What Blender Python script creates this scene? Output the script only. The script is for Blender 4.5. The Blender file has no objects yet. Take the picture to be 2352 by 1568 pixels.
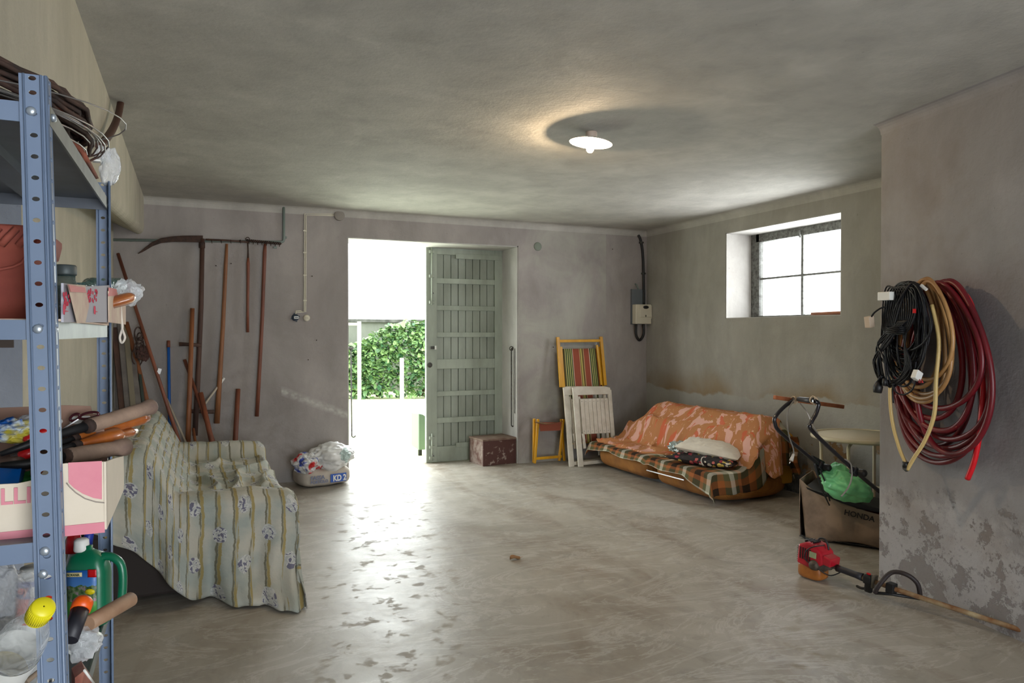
import bpy, bmesh, math, random
from mathutils import Vector, Matrix, Euler, noise
random.seed(7)
SC = bpy.context.scene
C = SC.collection
V = Vector
PI = math.pi

# ---------------------------------------------------------------- camera, world, exposure
FPX = 1650.0
YAW = math.atan(736/1650); PITCH = math.atan(19/1650); HC = 1.5
cd = bpy.data.cameras.new('camera'); cam = bpy.data.objects.new('camera', cd); C.objects.link(cam)
cd.sensor_width = 36; cd.lens = 36*FPX/2352; cd.clip_start = .05; cd.clip_end = 200
cam.location = (0, 0, HC); cam.rotation_euler = (PI/2-PITCH, 0, -YAW)
SC.camera = cam
SC.view_settings.view_transform = 'Standard'; SC.view_settings.look = 'None'
SC.view_settings.gamma = 1; SC.view_settings.use_curve_mapping = False
SC.view_settings.exposure = -0.22
w = bpy.data.worlds.new('overcast_sky'); SC.world = w; w.use_nodes = True
wb = w.node_tree.nodes['Background']; wb.inputs[0].default_value = (.93, .97, 1, 1); wb.inputs[1].default_value = 8.0
def area(name, loc, rot, sx, sy, power, col=(1, 1, 1)):
    l = bpy.data.lights.new(name, 'AREA'); l.shape = 'RECTANGLE'; l.size = sx; l.size_y = sy
    l.energy = power; l.color = col
    o = bpy.data.objects.new(name, l); o.location = loc; o.rotation_euler = rot; C.objects.link(o); return o
# daylight at the visible doorway and window; the third is added fill
dl1 = area('doorway_daylight', (1.97, 8.15, 1.3), (-PI/2, 0, 0), 1.0, 2.3, 60, (.93, 1, .95))
dl2 = area('window_daylight', (5.62, 5.15, 2.08), (0, PI/2, 0), .75, 1.15, 60, (.95, .98, 1))
dl3 = area('rear_fill_light', (1.6, -3.3, 1.25), (PI/2, 0, 0), 3.0, 2.3, 165, (.86, .92, 1))  # added fill from behind the camera, at an invented opening
for d in (dl1, dl2, dl3): d.visible_camera = False
bl = bpy.data.lights.new('lamp_bulb_light', 'POINT'); bl.energy = 44; bl.color = (1, .74, .46); bl.shadow_soft_size = .009

# ---------------------------------------------------------------- helpers
_ca, _sa, _cp, _sp = math.cos(YAW), math.sin(YAW), math.cos(PITCH), math.sin(PITCH)
def W(px, py, X=None, Y=None, Z=None, D=None):
    "point of the place seen at a photo pixel, on a known plane"
    u = (px-1176)/FPX; v = (784-py)/FPX
    d = V((_sa*_cp + u*_ca + v*_sa*_sp, _ca*_cp - u*_sa + v*_ca*_sp, -_sp + v*_cp))
    if X is not None: t = X/d.x
    elif Y is not None: t = Y/d.y
    elif Z is not None: t = (Z-HC)/d.z
    else: t = D
    return V((0, 0, HC)) + d*t
PC = V((3.86, 3.11, 0)); PU = V((-.18, -.94, 0)).normalized(); PN = V((PU.y, -PU.x, 0))   # pier corner, along, outwards
if PN.x > 0: PN = -PN
def WP(px, py, n=0.0):
    "point on the plane parallel to the pier face, n metres off it"
    o = PC + PN*n; d = W(px, py, D=1)-V((0, 0, HC)); s = V((0, 0, HC))
    t = (o-s).dot(PN)/d.dot(PN); return s + d*t
def lin(c):
    return tuple(((x/255)/12.92 if x/255 <= .04045 else ((x/255+.055)/1.055)**2.4) for x in c)

class MB:
    def __init__(s): s.v = []; s.f = []; s.uv = {}; s.sm = []
    def add(s, vs, fs, smooth=False, uvs=None):
        b = len(s.v); s.v += [V(p) for p in vs]
        for k, f in enumerate(fs):
            if uvs: s.uv[len(s.f)] = [uvs[i] for i in f]
            s.f.append([i+b for i in f]); s.sm.append(smooth)
        return s
    def box(s, c, d, M=None):
        c = V(c); h = V(d)/2
        vs = [V((x*h.x, y*h.y, z*h.z)) for x in (-1, 1) for y in (-1, 1) for z in (-1, 1)]
        if M is not None: vs = [M @ p for p in vs]
        return s.add([p+c for p in vs], [(0, 1, 3, 2), (4, 6, 7, 5), (0, 4, 5, 1), (2, 3, 7, 6), (0, 2, 6, 4), (1, 5, 7, 3)])
    def b2(s, lo, hi):
        lo = V(lo); hi = V(hi); return s.box((lo+hi)/2, hi-lo)
    def beam(s, a, b, wd, th, up=(0, 0, 1)):
        a = V(a); b = V(b); z = (b-a); L = z.length; z.normalize(); x = V(up).cross(z)
        if x.length < 1e-4: x = V((1, 0, 0))
        x.normalize(); y = z.cross(x)
        return s.box((a+b)/2, (wd, th, L), Matrix((x, y, z)).transposed())
    def tube(s, pts, r, n=8, closed=False, caps=True):
        pts = [V(p) for p in pts]; m = len(pts)
        rs = r if isinstance(r, (list, tuple)) else [r]*m
        T = []
        for i in range(m):
            if closed: t = pts[(i+1) % m]-pts[i-1]
            else: t = pts[min(i+1, m-1)]-pts[max(i-1, 0)]
            T.append(t.normalized() if t.length > 1e-9 else V((0, 0, 1)))
        a = V((0, 0, 1)) if abs(T[0].z) < .9 else V((1, 0, 0))
        x = T[0].cross(a).normalized(); vs = []; 
        for i in range(m):
            x = x - T[i]*x.dot(T[i])
            x = x.normalized() if x.length > 1e-6 else T[i].orthogonal().normalized()
            y = T[i].cross(x)
            for k in range(n):
                an = 2*PI*k/n; vs.append(pts[i]+(x*math.cos(an)+y*math.sin(an))*rs[i])
        fs = []
        for i in range(m if closed else m-1):
            j = (i+1) % m
            for k in range(n): fs.append((i*n+k, i*n+(k+1) % n, j*n+(k+1) % n, j*n+k))
        s.add(vs, fs, True)
        if caps and not closed:
            b = len(s.v)-len(vs)
            s.f.append([b+k for k in range(n)][::-1]); s.sm.append(False)
            s.f.append([b+(m-1)*n+k for k in range(n)]); s.sm.append(False)
        return s
    def lathe(s, prof, n=24, o=(0, 0, 0), M=None, cap=True):
        vs = []
        for r, z in prof:
            for k in range(n):
                p = V((r*math.cos(2*PI*k/n), r*math.sin(2*PI*k/n), z)); vs.append((M @ p if M is not None else p)+V(o))
        fs = [(i*n+k, i*n+(k+1) % n, (i+1)*n+(k+1) % n, (i+1)*n+k) for i in range(len(prof)-1) for k in range(n)]
        if cap:
            fs.append(tuple(range(n))[::-1]); fs.append(tuple((len(prof)-1)*n+k for k in range(n)))
        return s.add(vs, fs, True)
    def poly(s, pts, ext):
        "polygon (3-D points) extruded by the vector ext"
        pts = [V(p) for p in pts]; n = len(pts); e = V(ext)
        return s.add(pts+[p+e for p in pts], [tuple(range(n))[::-1], tuple(range(n, 2*n))]+[(i, (i+1) % n, n+(i+1) % n, n+i) for i in range(n)])
    def grid(s, fn, nu, nv, uvf=None, smooth=True):
        vs = []; uv = []
        for i in range(nu+1):
            for j in range(nv+1):
                vs.append(fn(i/nu, j/nv)); uv.append(uvf(i/nu, j/nv) if uvf else (i/nu, j/nv))
        fs = [(i*(nv+1)+j, (i+1)*(nv+1)+j, (i+1)*(nv+1)+j+1, i*(nv+1)+j+1) for i in range(nu) for j in range(nv)]
        return s.add(vs, fs, smooth, uv)
    def blob(s, c, d, seed=0, amp=.25, sc=2.0, sub=4, M=None, smooth=False, sq=1.0):
        bm = bmesh.new(); bmesh.ops.create_icosphere(bm, subdivisions=sub, radius=1)
        vs = []
        for v in bm.verts:
            p = v.co.normalized(); q = V([math.copysign(abs(x)**sq, x) for x in p])
            k = 1+amp*noise.noise(p*sc+V((seed*7.3, seed*3.1, 0)))+amp*.5*noise.noise(p*sc*3+V((seed, 0, seed*5)))
            q = V((q.x*d[0], q.y*d[1], q.z*d[2]))*k
            vs.append((M @ q if M is not None else q)+V(c))
        fs = [tuple(v.index for v in f.verts) for f in bm.faces]; bm.free()
        return s.add(vs, fs, smooth)
    def build(s, name, m, parent=None, label=None, bev=0, solid=0, kind=None, auto=False, sub=0, off=-1):
        ro = V(ROOT[parent.name]) if parent is not None else V((0, 0, 0))
        me = bpy.data.meshes.new(name)
        org = V((0, 0, 0))
        if parent is None and kind != 'structure' and s.v:
            xs = [p.x for p in s.v]; ys = [p.y for p in s.v]; zs = [p.z for p in s.v]
            org = V(((min(xs)+max(xs))/2, (min(ys)+max(ys))/2, min(zs)))
        me.from_pydata([p-ro-org for p in s.v], [], s.f)
        if s.uv:
            ul = me.uv_layers.new(name='UVMap'); 
            for pi, p in enumerate(me.polygons):
                if pi in s.uv:
                    for k, li in enumerate(p.loop_indices): ul.data[li].uv = s.uv[pi][k]
        for p, q in zip(me.polygons, s.sm): p.use_smooth = q
        o = bpy.data.objects.new(name, me); C.objects.link(o)
        if m: me.materials.append(m)
        o.location = org
        if parent is not None: o.parent = parent
        ROOT[o.name] = tuple(ro if parent is not None else org)
        if label: o['label'] = label
        if kind: o['kind'] = kind
        if solid:
            q = o.modifiers.new('thickness', 'SOLIDIFY'); q.thickness = solid; q.offset = off
        if bev:
            q = o.modifiers.new('bevel', 'BEVEL'); q.width = bev; q.segments = 2; q.limit_method = 'ANGLE'
        if sub:
            q = o.modifiers.new('smooth', 'SUBSURF'); q.levels = sub; q.render_levels = sub
        return o
ROOT = {}
def thing(name, label, cat, loc, group=None):
    o = bpy.data.objects.new(name, None); C.objects.link(o); o.location = loc; o.empty_display_size = .05
    ROOT[o.name] = tuple(loc); o['label'] = label; o['category'] = cat
    if group: o['group'] = group
    return o
def tag(o, label, cat, group=None):
    o['label'] = label; o['category'] = cat
    if group: o['group'] = group
    return o
def struct(name, mb, m, parent=None, **k):
    return mb.build(name, m, parent, kind='structure' if parent is None else None, **k)
def sroot(name, loc):
    o = bpy.data.objects.new(name, None); C.objects.link(o); o.location = loc; ROOT[o.name] = tuple(loc); o['kind'] = 'structure'; return o
def text(name, s, size, m, parent, o, xd, yd, ext=.0006, label=None, bold=0, sx=1):
    "flat lettering: o = left bottom corner, xd / yd = reading and up directions"
    cu = bpy.data.curves.new('t', 'FONT'); cu.body = s; cu.size = size; cu.extrude = ext; cu.offset = bold
    ob = bpy.data.objects.new('t', cu); C.objects.link(ob)
    bpy.context.view_layer.update()
    me = bpy.data.meshes.new_from_object(ob.evaluated_get(bpy.context.evaluated_depsgraph_get()))
    bpy.data.objects.remove(ob)
    mb = MB(); x = V(xd).normalized(); y = V(yd).normalized(); z = x.cross(y)
    mb.add([V(o)+x*v.co.x*sx+y*v.co.y+z*v.co.z for v in me.vertices], [tuple(p.vertices) for p in me.polygons])
    return mb.build(name, m, parent, label)
def smooth_path(pts, k=6, closed=False):
    pts = [V(p) for p in pts]; n = len(pts); out = []
    for i in range(n if closed else n-1):
        if closed: a, b, c, d = pts[i-1], pts[i], pts[(i+1) % n], pts[(i+2) % n]
        else: a, b, c, d = pts[max(i-1, 0)], pts[i], pts[i+1], pts[min(i+2, n-1)]
        for j in range(k):
            t = j/k
            out.append(.5*((2*b)+(c-a)*t+(2*a-5*b+4*c-d)*t*t+(3*b-a-3*c+d)*t**3))
    if not closed: out.append(pts[-1])
    return out

# ---------------------------------------------------------------- materials
class NT:
    def __init__(s, name):
        s.m = bpy.data.materials.new(name); s.m.use_nodes = True; s.t = s.m.node_tree; s.n = s.t.nodes
        s.b = s.n['Principled BSDF']
    def node(s, ty, **k):
        x = s.n.new(ty)
        for a, b in k.items(): setattr(x, a, b)
        return x
    def link(s, a, b): s.t.links.new(a, b)
    def coord(s, kind='Object'):
        if kind == 'World': return s.node('ShaderNodeNewGeometry').outputs['Position']
        return s.node('ShaderNodeTexCoord').outputs[kind]
    def noise(s, vec, scale, detail=4, rough=.55, dist=0, mul=None):
        if mul:
            mp = s.node('ShaderNodeMapping'); mp.inputs['Scale'].default_value = mul; s.link(vec, mp.inputs[0]); vec = mp.outputs[0]
        x = s.node('ShaderNodeTexNoise'); x.inputs['Scale'].default_value = scale; x.inputs['Detail'].default_value = detail
        x.inputs['Roughness'].default_value = rough; x.inputs['Distortion'].default_value = dist; s.link(vec, x.inputs['Vector'])
        return x.outputs[0]
    def ramp(s, fac, stops):
        x = s.node('ShaderNodeValToRGB'); e = x.color_ramp.elements
        while len(e) < len(stops): e.new(.5)
        for q, (p, c) in zip(e, stops):
            q.position = p; q.color = (*c, 1) if hasattr(c, '__len__') else (c, c, c, 1)
        s.link(fac, x.inputs[0]); return x.outputs[0]
    def mix(s, fac, a, b, mode='MIX'):
        x = s.node('ShaderNodeMix', data_type='RGBA', blend_type=mode)
        for sk, v in ((x.inputs[0], fac), (x.inputs[6], a), (x.inputs[7], b)):
            if hasattr(v, 'is_linked') or isinstance(v, bpy.types.NodeSocket): s.link(v, sk)
            elif sk == x.inputs[0]: sk.default_value = v
            else: sk.default_value = (*v, 1)
        return x.outputs[2]
    def math(s, op, a, b=None, c=None, clamp=False):
        x = s.node('ShaderNodeMath', operation=op); x.use_clamp = clamp
        for i, v in enumerate((a, b, c)):
            if v is None: continue
            if isinstance(v, bpy.types.NodeSocket): s.link(v, x.inputs[i])
            else: x.inputs[i].default_value = v
        return x.outputs[0]
    def sep(s, vec):
        x = s.node('ShaderNodeSeparateXYZ'); s.link(vec, x.inputs[0]); return x.outputs
    def color(s, v):
        if isinstance(v, bpy.types.NodeSocket): s.link(v, s.b.inputs['Base Color'])
        else: s.b.inputs['Base Color'].default_value = (*v, 1)
    def rough(s, v):
        if isinstance(v, bpy.types.NodeSocket): s.link(v, s.b.inputs['Roughness'])
        else: s.b.inputs['Roughness'].default_value = v
    def bump(s, h, st=.2, dist=.01):
        x = s.node('ShaderNodeBump'); x.inputs['Strength'].default_value = st; x.inputs['Distance'].default_value = dist
        s.link(h, x.inputs['Height']); s.link(x.outputs[0], s.b.inputs['Normal'])
_mc = {}
def mat(name, col, rough=.6, metal=0, col2=None, ns=6, bump=0, bs=60, spec=.5, mul=None, lo=.35, hi=.65, coat=0, sub=0, emit=None, es=0):
    if name in _mc: return _mc[name]
    n = NT(name); co = lin(col); v = n.coord()
    if col2:
        f = n.noise(v, ns, 5, .6, 0, mul); f = n.ramp(f, [(lo, 0), (hi, 1)])
        n.color(n.mix(f, co, lin(col2)))
    else: n.color(co)
    n.rough(rough); n.b.inputs['Metallic'].default_value = metal
    n.b.inputs['Specular IOR Level'].default_value = spec; n.b.inputs['Coat Weight'].default_value = coat
    if bump: n.bump(n.noise(v, bs, 4, .6, 0, mul), bump, .004)
    if emit: n.b.inputs['Emission Color'].default_value = (*emit, 1); n.b.inputs['Emission Strength'].default_value = es
    _mc[name] = n.m; return n.m
def clear_plastic(name, tint=(235, 238, 240), op=.28, rough=.12):
    if name in _mc: return _mc[name]
    n = NT(name); n.color(lin(tint)); n.rough(rough); n.b.inputs['Specular IOR Level'].default_value = .8
    tr = n.node('ShaderNodeBsdfTransparent'); mx = n.node('ShaderNodeMixShader'); lw = n.node('ShaderNodeLayerWeight'); lw.inputs[0].default_value = .35
    f = n.math('ADD', n.math('MULTIPLY', lw.outputs[1], .55), op, clamp=True)
    n.link(f, mx.inputs[0]); n.link(tr.outputs[0], mx.inputs[1]); n.link(n.b.outputs[0], mx.inputs[2])
    n.bump(n.noise(n.coord(), 38, 3, .5, 1.2), .7, .012)
    n.link(mx.outputs[0], n.n['Material Output'].inputs[0]); _mc[name] = n.m; return n.m

def plaster(name, base, alt, green=None, extra=None, rough=.85):
    n = NT(name); P = n.coord('World')
    a = n.ramp(n.noise(P, .9, 6, .62, .6), [(.32, 0), (.7, 1)])
    c = n.mix(a, lin(base), lin(alt))
    b = n.ramp(n.noise(P, 3.2, 6, .65, .3, (1, 1, .35)), [(.38, 0), (.72, 1)])
    c = n.mix(n.math('MULTIPLY', b, .5), c, lin(tuple(x*.74 for x in base)))
    vb = n.ramp(n.noise(P, 2.2, 5, .6, .5, (1, 1, .6)), [(.55, 0), (.72, 1)])
    c = n.mix(n.math('MULTIPLY', vb, .28), c, lin(tuple(min(255, x*1.12) for x in base)))
    sp = n.ramp(n.noise(P, 34, 3, .6), [(.70, 0), (.76, 1)])
    c = n.mix(n.math('MULTIPLY', sp, .35), c, lin(tuple(x*.55 for x in base)))
    h = n.math('ADD', n.math('MULTIPLY', n.noise(P, 45, 5, .65), .35), n.noise(P, 5, 4, .6))
    if extra: c, h = extra(n, P, c, h)
    n.color(c); n.rough(rough); n.b.inputs['Specular IOR Level'].default_value = .25
    n.bump(h, .55, .012); return n.m
def stain_right(n, P, c, h):
    x, y, z = n.sep(P)
    wv = n.math('MULTIPLY', n.math('SUBTRACT', n.noise(P, 1.7, 5, .55, .5), .5), .34)
    zz = n.math('ADD', z, wv)                                   # wavy height
    zr = n.math('ADD', zz, n.math('MULTIPLY', y, -.0))
    br = n.ramp(zr, [(.855, 0), (.875, 1), (1.0, 0.42), ])      # tide mark: crisp below, fading above
    fade = n.math('SUBTRACT', 1, n.math('DIVIDE', n.math('SUBTRACT', zr, .87), .26), clamp=True)
    fade = n.math('MULTIPLY', fade, n.ramp(zr, [(.858, 0), (.885, 1)]))
    k = n.ramp(n.noise(P, 1.3, 3, .5), [(.38, .12), (.6, 1)])
    c = n.mix(n.math('MULTIPLY', n.math('MULTIPLY', fade, k), .85), c, lin((134, 112, 78)))
    low = n.math('LESS_THAN', zr, .87)
    c = n.mix(n.math('MULTIPLY', low, .30), c, lin((160, 160, 152)))
    dk = n.math('SUBTRACT', 1, n.math('DIVIDE', zz, .55), clamp=True)
    c = n.mix(n.math('MULTIPLY', dk, n.ramp(n.noise(P, 9, 6, .7), [(.35, .3), (.6, 1)])), c, lin((70, 68, 66)))
    # broken plaster patch
    pt = n.math('MULTIPLY', n.ramp(n.noise(P, 3.5, 5, .6), [(.56, 0), (.58, 1)]), n.math('LESS_THAN', z, .75))
    pt = n.math('MULTIPLY', pt, n.math('LESS_THAN', y, 5.0))
    c = n.mix(pt, c, lin((138, 112, 82)))
    h = n.math('ADD', h, n.math('MULTIPLY', pt, -.8)); h = n.math('ADD', h, n.math('MULTIPLY', low, -.4))
    return c, h
def stain_tone_pier(n, P, c, h):
    x, y, z = n.sep(P)
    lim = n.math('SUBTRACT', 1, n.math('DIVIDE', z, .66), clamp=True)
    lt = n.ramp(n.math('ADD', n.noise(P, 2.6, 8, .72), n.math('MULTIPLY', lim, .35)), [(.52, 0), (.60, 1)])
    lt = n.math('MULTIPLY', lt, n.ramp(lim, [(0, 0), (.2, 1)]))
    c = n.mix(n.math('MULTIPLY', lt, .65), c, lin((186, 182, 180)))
    nzv = n.noise(P, 6.5, 10, .74, .15)
    f = n.ramp(n.math('ADD', nzv, n.math('MULTIPLY', lim, .09)), [(.575, 0), (.595, 1)])
    f = n.math('MULTIPLY', f, n.ramp(lim, [(0, 0), (.12, 1)]))
    c = n.mix(n.math('MULTIPLY', f, .75), c, lin((98, 84, 76)))
    g = n.ramp(n.noise(P, 30, 8, .8), [(.55, 0), (.62, 1)])
    c = n.mix(n.math('MULTIPLY', n.math('MULTIPLY', g, n.ramp(lim, [(0, 0), (.5, 1)])), .6), c, lin((92, 84, 82)))
    br = n.ramp(n.noise(P, 3.1, 6, .6), [(.56, 0), (.66, 1)])
    c = n.mix(n.math('MULTIPLY', n.math('MULTIPLY', br, lim), .6), c, lin((122, 98, 74)))
    top = n.ramp(n.noise(P, 1.6, 5, .6, .2), [(.48, 0), (.7, 1)])
    c = n.mix(n.math('MULTIPLY', top, .45), c, lin((118, 104, 92)))
    c = n.mix(n.math('MULTIPLY', n.math('SUBTRACT', 1, n.math('DIVIDE', z, 1.1), clamp=True), .35), c, lin((178, 177, 180)))  # evenly paler towards the floor
    h = n.math('ADD', h, n.math('MULTIPLY', f, -1.4)); return c, n.math('ADD', h, n.math('MULTIPLY', lt, .5))
def stain_back(n, P, c, h):
    x, y, z = n.sep(P)
    # greenish pale bloom right of the doorway and a pale rubbed streak left of it
    g = n.math('MULTIPLY', n.ramp(n.noise(P, 1.6, 4, .6, .8), [(.42, 0), (.66, 1)]), n.math('MULTIPLY', n.math('GREATER_THAN', x, 3.42), n.math('LESS_THAN', x, 4.6)))
    c = n.mix(n.math('MULTIPLY', g, .55), c, lin((176, 178, 164)))
    lo = n.math('SUBTRACT', 1, n.math('DIVIDE', z, 1.2), clamp=True)
    d = n.math('MULTIPLY', n.ramp(n.noise(P, 2.0, 6, .6, .5), [(.45, 0), (.6, 1)]), lo)
    c = n.mix(n.math('MULTIPLY', d, .5), c, lin((92, 84, 80)))
    s1 = n.math('ABSOLUTE', n.math('SUBTRACT', z, n.math('ADD', n.math('MULTIPLY', n.math('SUBTRACT', x, .95), -.42), .87)))
    st = n.math('SUBTRACT', 1, n.math('DIVIDE', s1, .055), clamp=True)
    st = n.math('MULTIPLY', st, n.math('MULTIPLY', n.math('GREATER_THAN', x, .82), n.math('LESS_THAN', x, 1.48)))
    st = n.math('MULTIPLY', st, n.ramp(n.noise(P, 24, 4), [(.35, .2), (.6, 1)]))
    c = n.mix(n.math('MULTIPLY', st, .9), c, lin((186, 184, 178)))
    return c, n.math('ADD', h, n.math('MULTIPLY', st, -.3))
def concrete_floor():
    n = NT('worn_concrete_floor'); P = n.coord('World')
    a = n.ramp(n.noise(P, .55, 7, .62, 1.2), [(.3, 0), (.7, 1)])
    c = n.mix(a, lin((146, 140, 128)), lin((180, 174, 162)))
    b = n.ramp(n.noise(P, 1.5, 6, .6, 1.6, (1, .35, 1)), [(.46, 0), (.66, 1)])
    c = n.mix(n.math('MULTIPLY', b, .55), c, lin((118, 100, 82)))
    d = n.ramp(n.noise(P, 4.5, 6, .7, 1), [(.5, 0), (.75, 1)])
    c = n.mix(n.math('MULTIPLY', d, .4), c, lin((110, 106, 100)))
    wl = n.ramp(n.noise(P, 2.1, 8, .7, 2.2, (.4, 1, 1)), [(.47, 0), (.5, 1), (.53, 0)])
    c = n.mix(n.math('MULTIPLY', wl, .35), c, lin((205, 202, 196)))
    g = n.ramp(n.noise(P, 60, 4, .7), [(.66, 0), (.74, 1)])
    c = n.mix(n.math('MULTIPLY', g, .4), c, lin((90, 82, 74)))
    n.color(c)
    r = n.ramp(n.noise(P, 2.6, 7, .65, .8), [(.35, .40), (.65, .50)])
    r2 = n.ramp(n.noise(P, 8.5, 5, .6, .1), [(.56, 0), (.63, 1)])
    n.rough(n.math('ADD', r, n.math('MULTIPLY', r2, .22))); n.b.inputs['Specular IOR Level'].default_value = .55
    h = n.math('ADD', n.math('MULTIPLY', n.noise(P, 11, 7, .7), .30), n.math('ADD', n.math('MULTIPLY', n.noise(P, 90, 4, .6), .06), n.math('MULTIPLY', r2, .02)))
    n.bump(h, .3, .010); return n.m

M_floor = concrete_floor()
M_back = plaster('back_wall_plaster', (164, 158, 154), (142, 135, 132), extra=stain_back)
M_right = plaster('window_wall_plaster', (166, 163, 156), (146, 142, 133), extra=stain_right)
M_pier = plaster('pier_plaster', (160, 158, 158), (136, 131, 131), extra=stain_tone_pier)
M_left = plaster('cream_plaster', (186, 181, 164), (168, 163, 146))
M_ceil = plaster('ceiling_plaster', (184, 181, 174), (164, 161, 154))
M_bluewall = plaster('pale_blue_plaster', (170, 176, 186), (160, 164, 172))
M_reveal = plaster('white_reveal_plaster', (190, 188, 184), (160, 156, 150))
# ---------------------------------------------------------------- setting
XR, YB, HT = 5.19, 7.51, 2.77
XL = -.65
struct('floor', MB().b2((-3, -3.4, -.12), (XR, 8.0, 0)), M_floor)
def ceil_fn():
    mb = MB()
    mb.b2((-3, -3.6, HT), (XR+.5, YB+.5, HT+.2)); return mb
struct('ceiling', ceil_fn(), M_ceil)
# coved joints between ceiling and walls
mb = MB(); 
def cove(a, b, n_):
    a, b, n_ = V(a), V(b), V(n_); r = .07; pr = [a]
    for k in range(6):
        t = k/5*PI/2; pr.append(a + n_*r*(1-math.sin(t)) + V((0, 0, -1))*r*(1-math.cos(t)))
    mb.poly(pr, b-a)
cove((XR, 2.5, HT), (XR, YB, HT), (-1, 0, 0)); cove((-.4, YB, HT), (XR, YB, HT), (0, -1, 0))
struct('trim_1', mb, M_ceil)
# back wall with doorway: face Y=YB, 0.5 thick
DX0, DX1, DZ = 1.48, 3.43, 2.50
wb_ = MB(); wb_.b2((-3, YB, -.1), (DX0, YB+.5, HT)); wb_.b2((DX1, YB, -.1), (XR+.5, YB+.5, HT)); wb_.b2((DX0, YB, DZ), (DX1, YB+.5, HT))
struct('wall_back', wb_, M_back)
mb = MB(); mb.b2((DX1-.012, YB+.01, 0), (DX1, YB+.46, DZ)); mb.b2((DX0, YB+.01, DZ-.012), (DX1, YB+.46, DZ)); mb.b2((DX0, YB+.01, 0), (DX0+.012, YB+.44, DZ))
struct('trim_2', mb, M_reveal)
# right wall with window
WY0, WY1, WZ0, WZ1 = 4.57, 6.06, 1.655, 2.565
mb = MB(); mb.b2((XR, -3.4, -.1), (XR+.45, WY0, HT)); mb.b2((XR, WY1, -.1), (XR+.45, YB, HT))
mb.b2((XR, WY0, -.1), (XR+.45, WY1, WZ0)); mb.b2((XR, WY0, WZ1), (XR+.45, WY1, HT))
struct('wall_right', mb, M_right)
mb = MB(); mb.b2((XR+.004, WY1-.01, WZ0), (XR+.34, WY1, WZ1)); mb.b2((XR+.004, WY0, WZ1-.01), (XR+.34, WY1, WZ1)); mb.b2((XR+.004, WY0, WZ0), (XR+.34, WY1, WZ0+.008)); mb.b2((XR+.004, WY0, WZ0), (XR+.34, WY0+.01, WZ1))
struct('trim_3', mb, M_reveal)
# near right wall: solid pier whose face turns slightly inwards
p2 = PC + PU*6.6
mb = MB(); mb.poly([V((PC.x, PC.y, -.05)), V((p2.x, p2.y, -.05)), V((XR+.3, p2.y, -.05)), V((XR+.3, PC.y+.0, -.05))], (0, 0, HT+.05))
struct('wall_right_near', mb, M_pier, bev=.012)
mb = MB(); a = V((PC.x, PC.y, HT)); cv = [a]
for k in range(6):
    t = k/5*PI/2; cv.append(a+PN*.06*(1-math.sin(t))+V((0, 0, -.06*(1-math.cos(t)))))
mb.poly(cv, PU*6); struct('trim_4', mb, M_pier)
# left wall, its boxed beam, and the pale end face behind the rack
struct('wall_left', MB().b2((XL-.3, 3.6, -.1), (XL, YB, HT)), M_left)
mb = MB(); mb.b2((-3, 3.6, -.1), (XL-.001, 3.8, HT)); struct('wall_left_near', mb, M_bluewall)
struct('wall_left_far', MB().b2((-3.2, -3.4, -.1), (-3, 3.8, HT)), M_bluewall)
mb = MB(); mb.b2((-3, 3.585, 1.44), (XL-.03, 3.6, 1.475)); struct('dado_left', mb, mat('dark_dado', (84, 72, 64), .7))  # dark horizontal dado strip across the end face
bx = -.40; mb = MB()
def bprof(y):
    zb = 2.42-(YB-y)*.068
    q = [V((XL-.02, y, HT)), V((bx, y, HT)), V((bx, y, zb+.06))]
    for k in range(1, 6):
        t = k/6*PI/2; q.append(V((bx-.05*(1-math.cos(t)), y, zb+.06*(1-math.sin(t)))))
    q += [V((bx-.05, y, zb)), V((XL-.02, y, zb+.10))]
    return q
A = bprof(1.9); B = bprof(YB); n_ = len(A)
mb.add(A+B, [tuple(range(n_)), tuple(range(n_, 2*n_))[::-1]]+[(i, (i+1) % n_, n_+(i+1) % n_, n_+i) for i in range(n_)])
struct('trim_5', mb, M_left)
# unseen wall behind the viewer; its wide opening is invented to admit fill
mb = MB(); mb.b2((-3, -3.6, -.1), (.1, -3.4, HT)); mb.b2((3.1, -3.6, -.1), (XR+.4, -3.4, HT)); mb.b2((.1, -3.6, 2.4), (3.1, -3.4, HT)); struct('wall_front', mb, M_left)

# ---- window
M_frame = mat('weathered_window_frame', (120, 122, 118), .8, col2=(72, 72, 68), ns=30, bump=.4)
M_glass = clear_plastic('window_glass', (250, 252, 252), .03, .02)
wn = sroot('window_1', (XR+.36, (WY0+WY1)/2, WZ0))
fx = XR+.34; mb = MB()
fy0, fy1, fz0, fz1 = WY0-.02, 5.98, WZ0, 2.50
for a, b in (((fx, fy1-.05, fz0), (fx+.06, fy1+.10, WZ1)), ((fx, fy0-.05, fz0), (fx+.06, fy0+.04, WZ1)), ((fx, fy0, fz1-.03), (fx+.06, fy1, WZ1)), ((fx, fy0, fz0-.01), (fx+.06, fy1, fz0+.03))): mb.b2(a, b)
struct('window_frame', mb, M_frame, wn, bev=.004)
my = WY0 + .78
for a, b in (((fx+.01, my-.014, fz0+.03), (fx+.045, my+.014, fz1)),): struct('vertical_glazing_bar', MB().b2(a, b), M_frame, wn, bev=.003)
zc = (fz0+fz1)/2
for a, b in (((fx+.012, my+.014, zc-.01), (fx+.04, fy1-.05, zc+.01)), ((fx+.012, fy0+.04, zc-.01), (fx+.04, my-.014, zc+.01))): struct('glazing_bar', MB().b2(a, b), M_frame, wn, bev=.003)
for y0, y1 in ((fy0+.04, my-.014), (my+.014, fy1-.05)):
    for z0, z1 in ((fz0+.03, zc-.01), (zc+.01, fz1-.03)):
        struct('pane', MB().b2((fx+.024, y0, z0), (fx+.028, y1, z1)), M_glass, wn)
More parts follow.
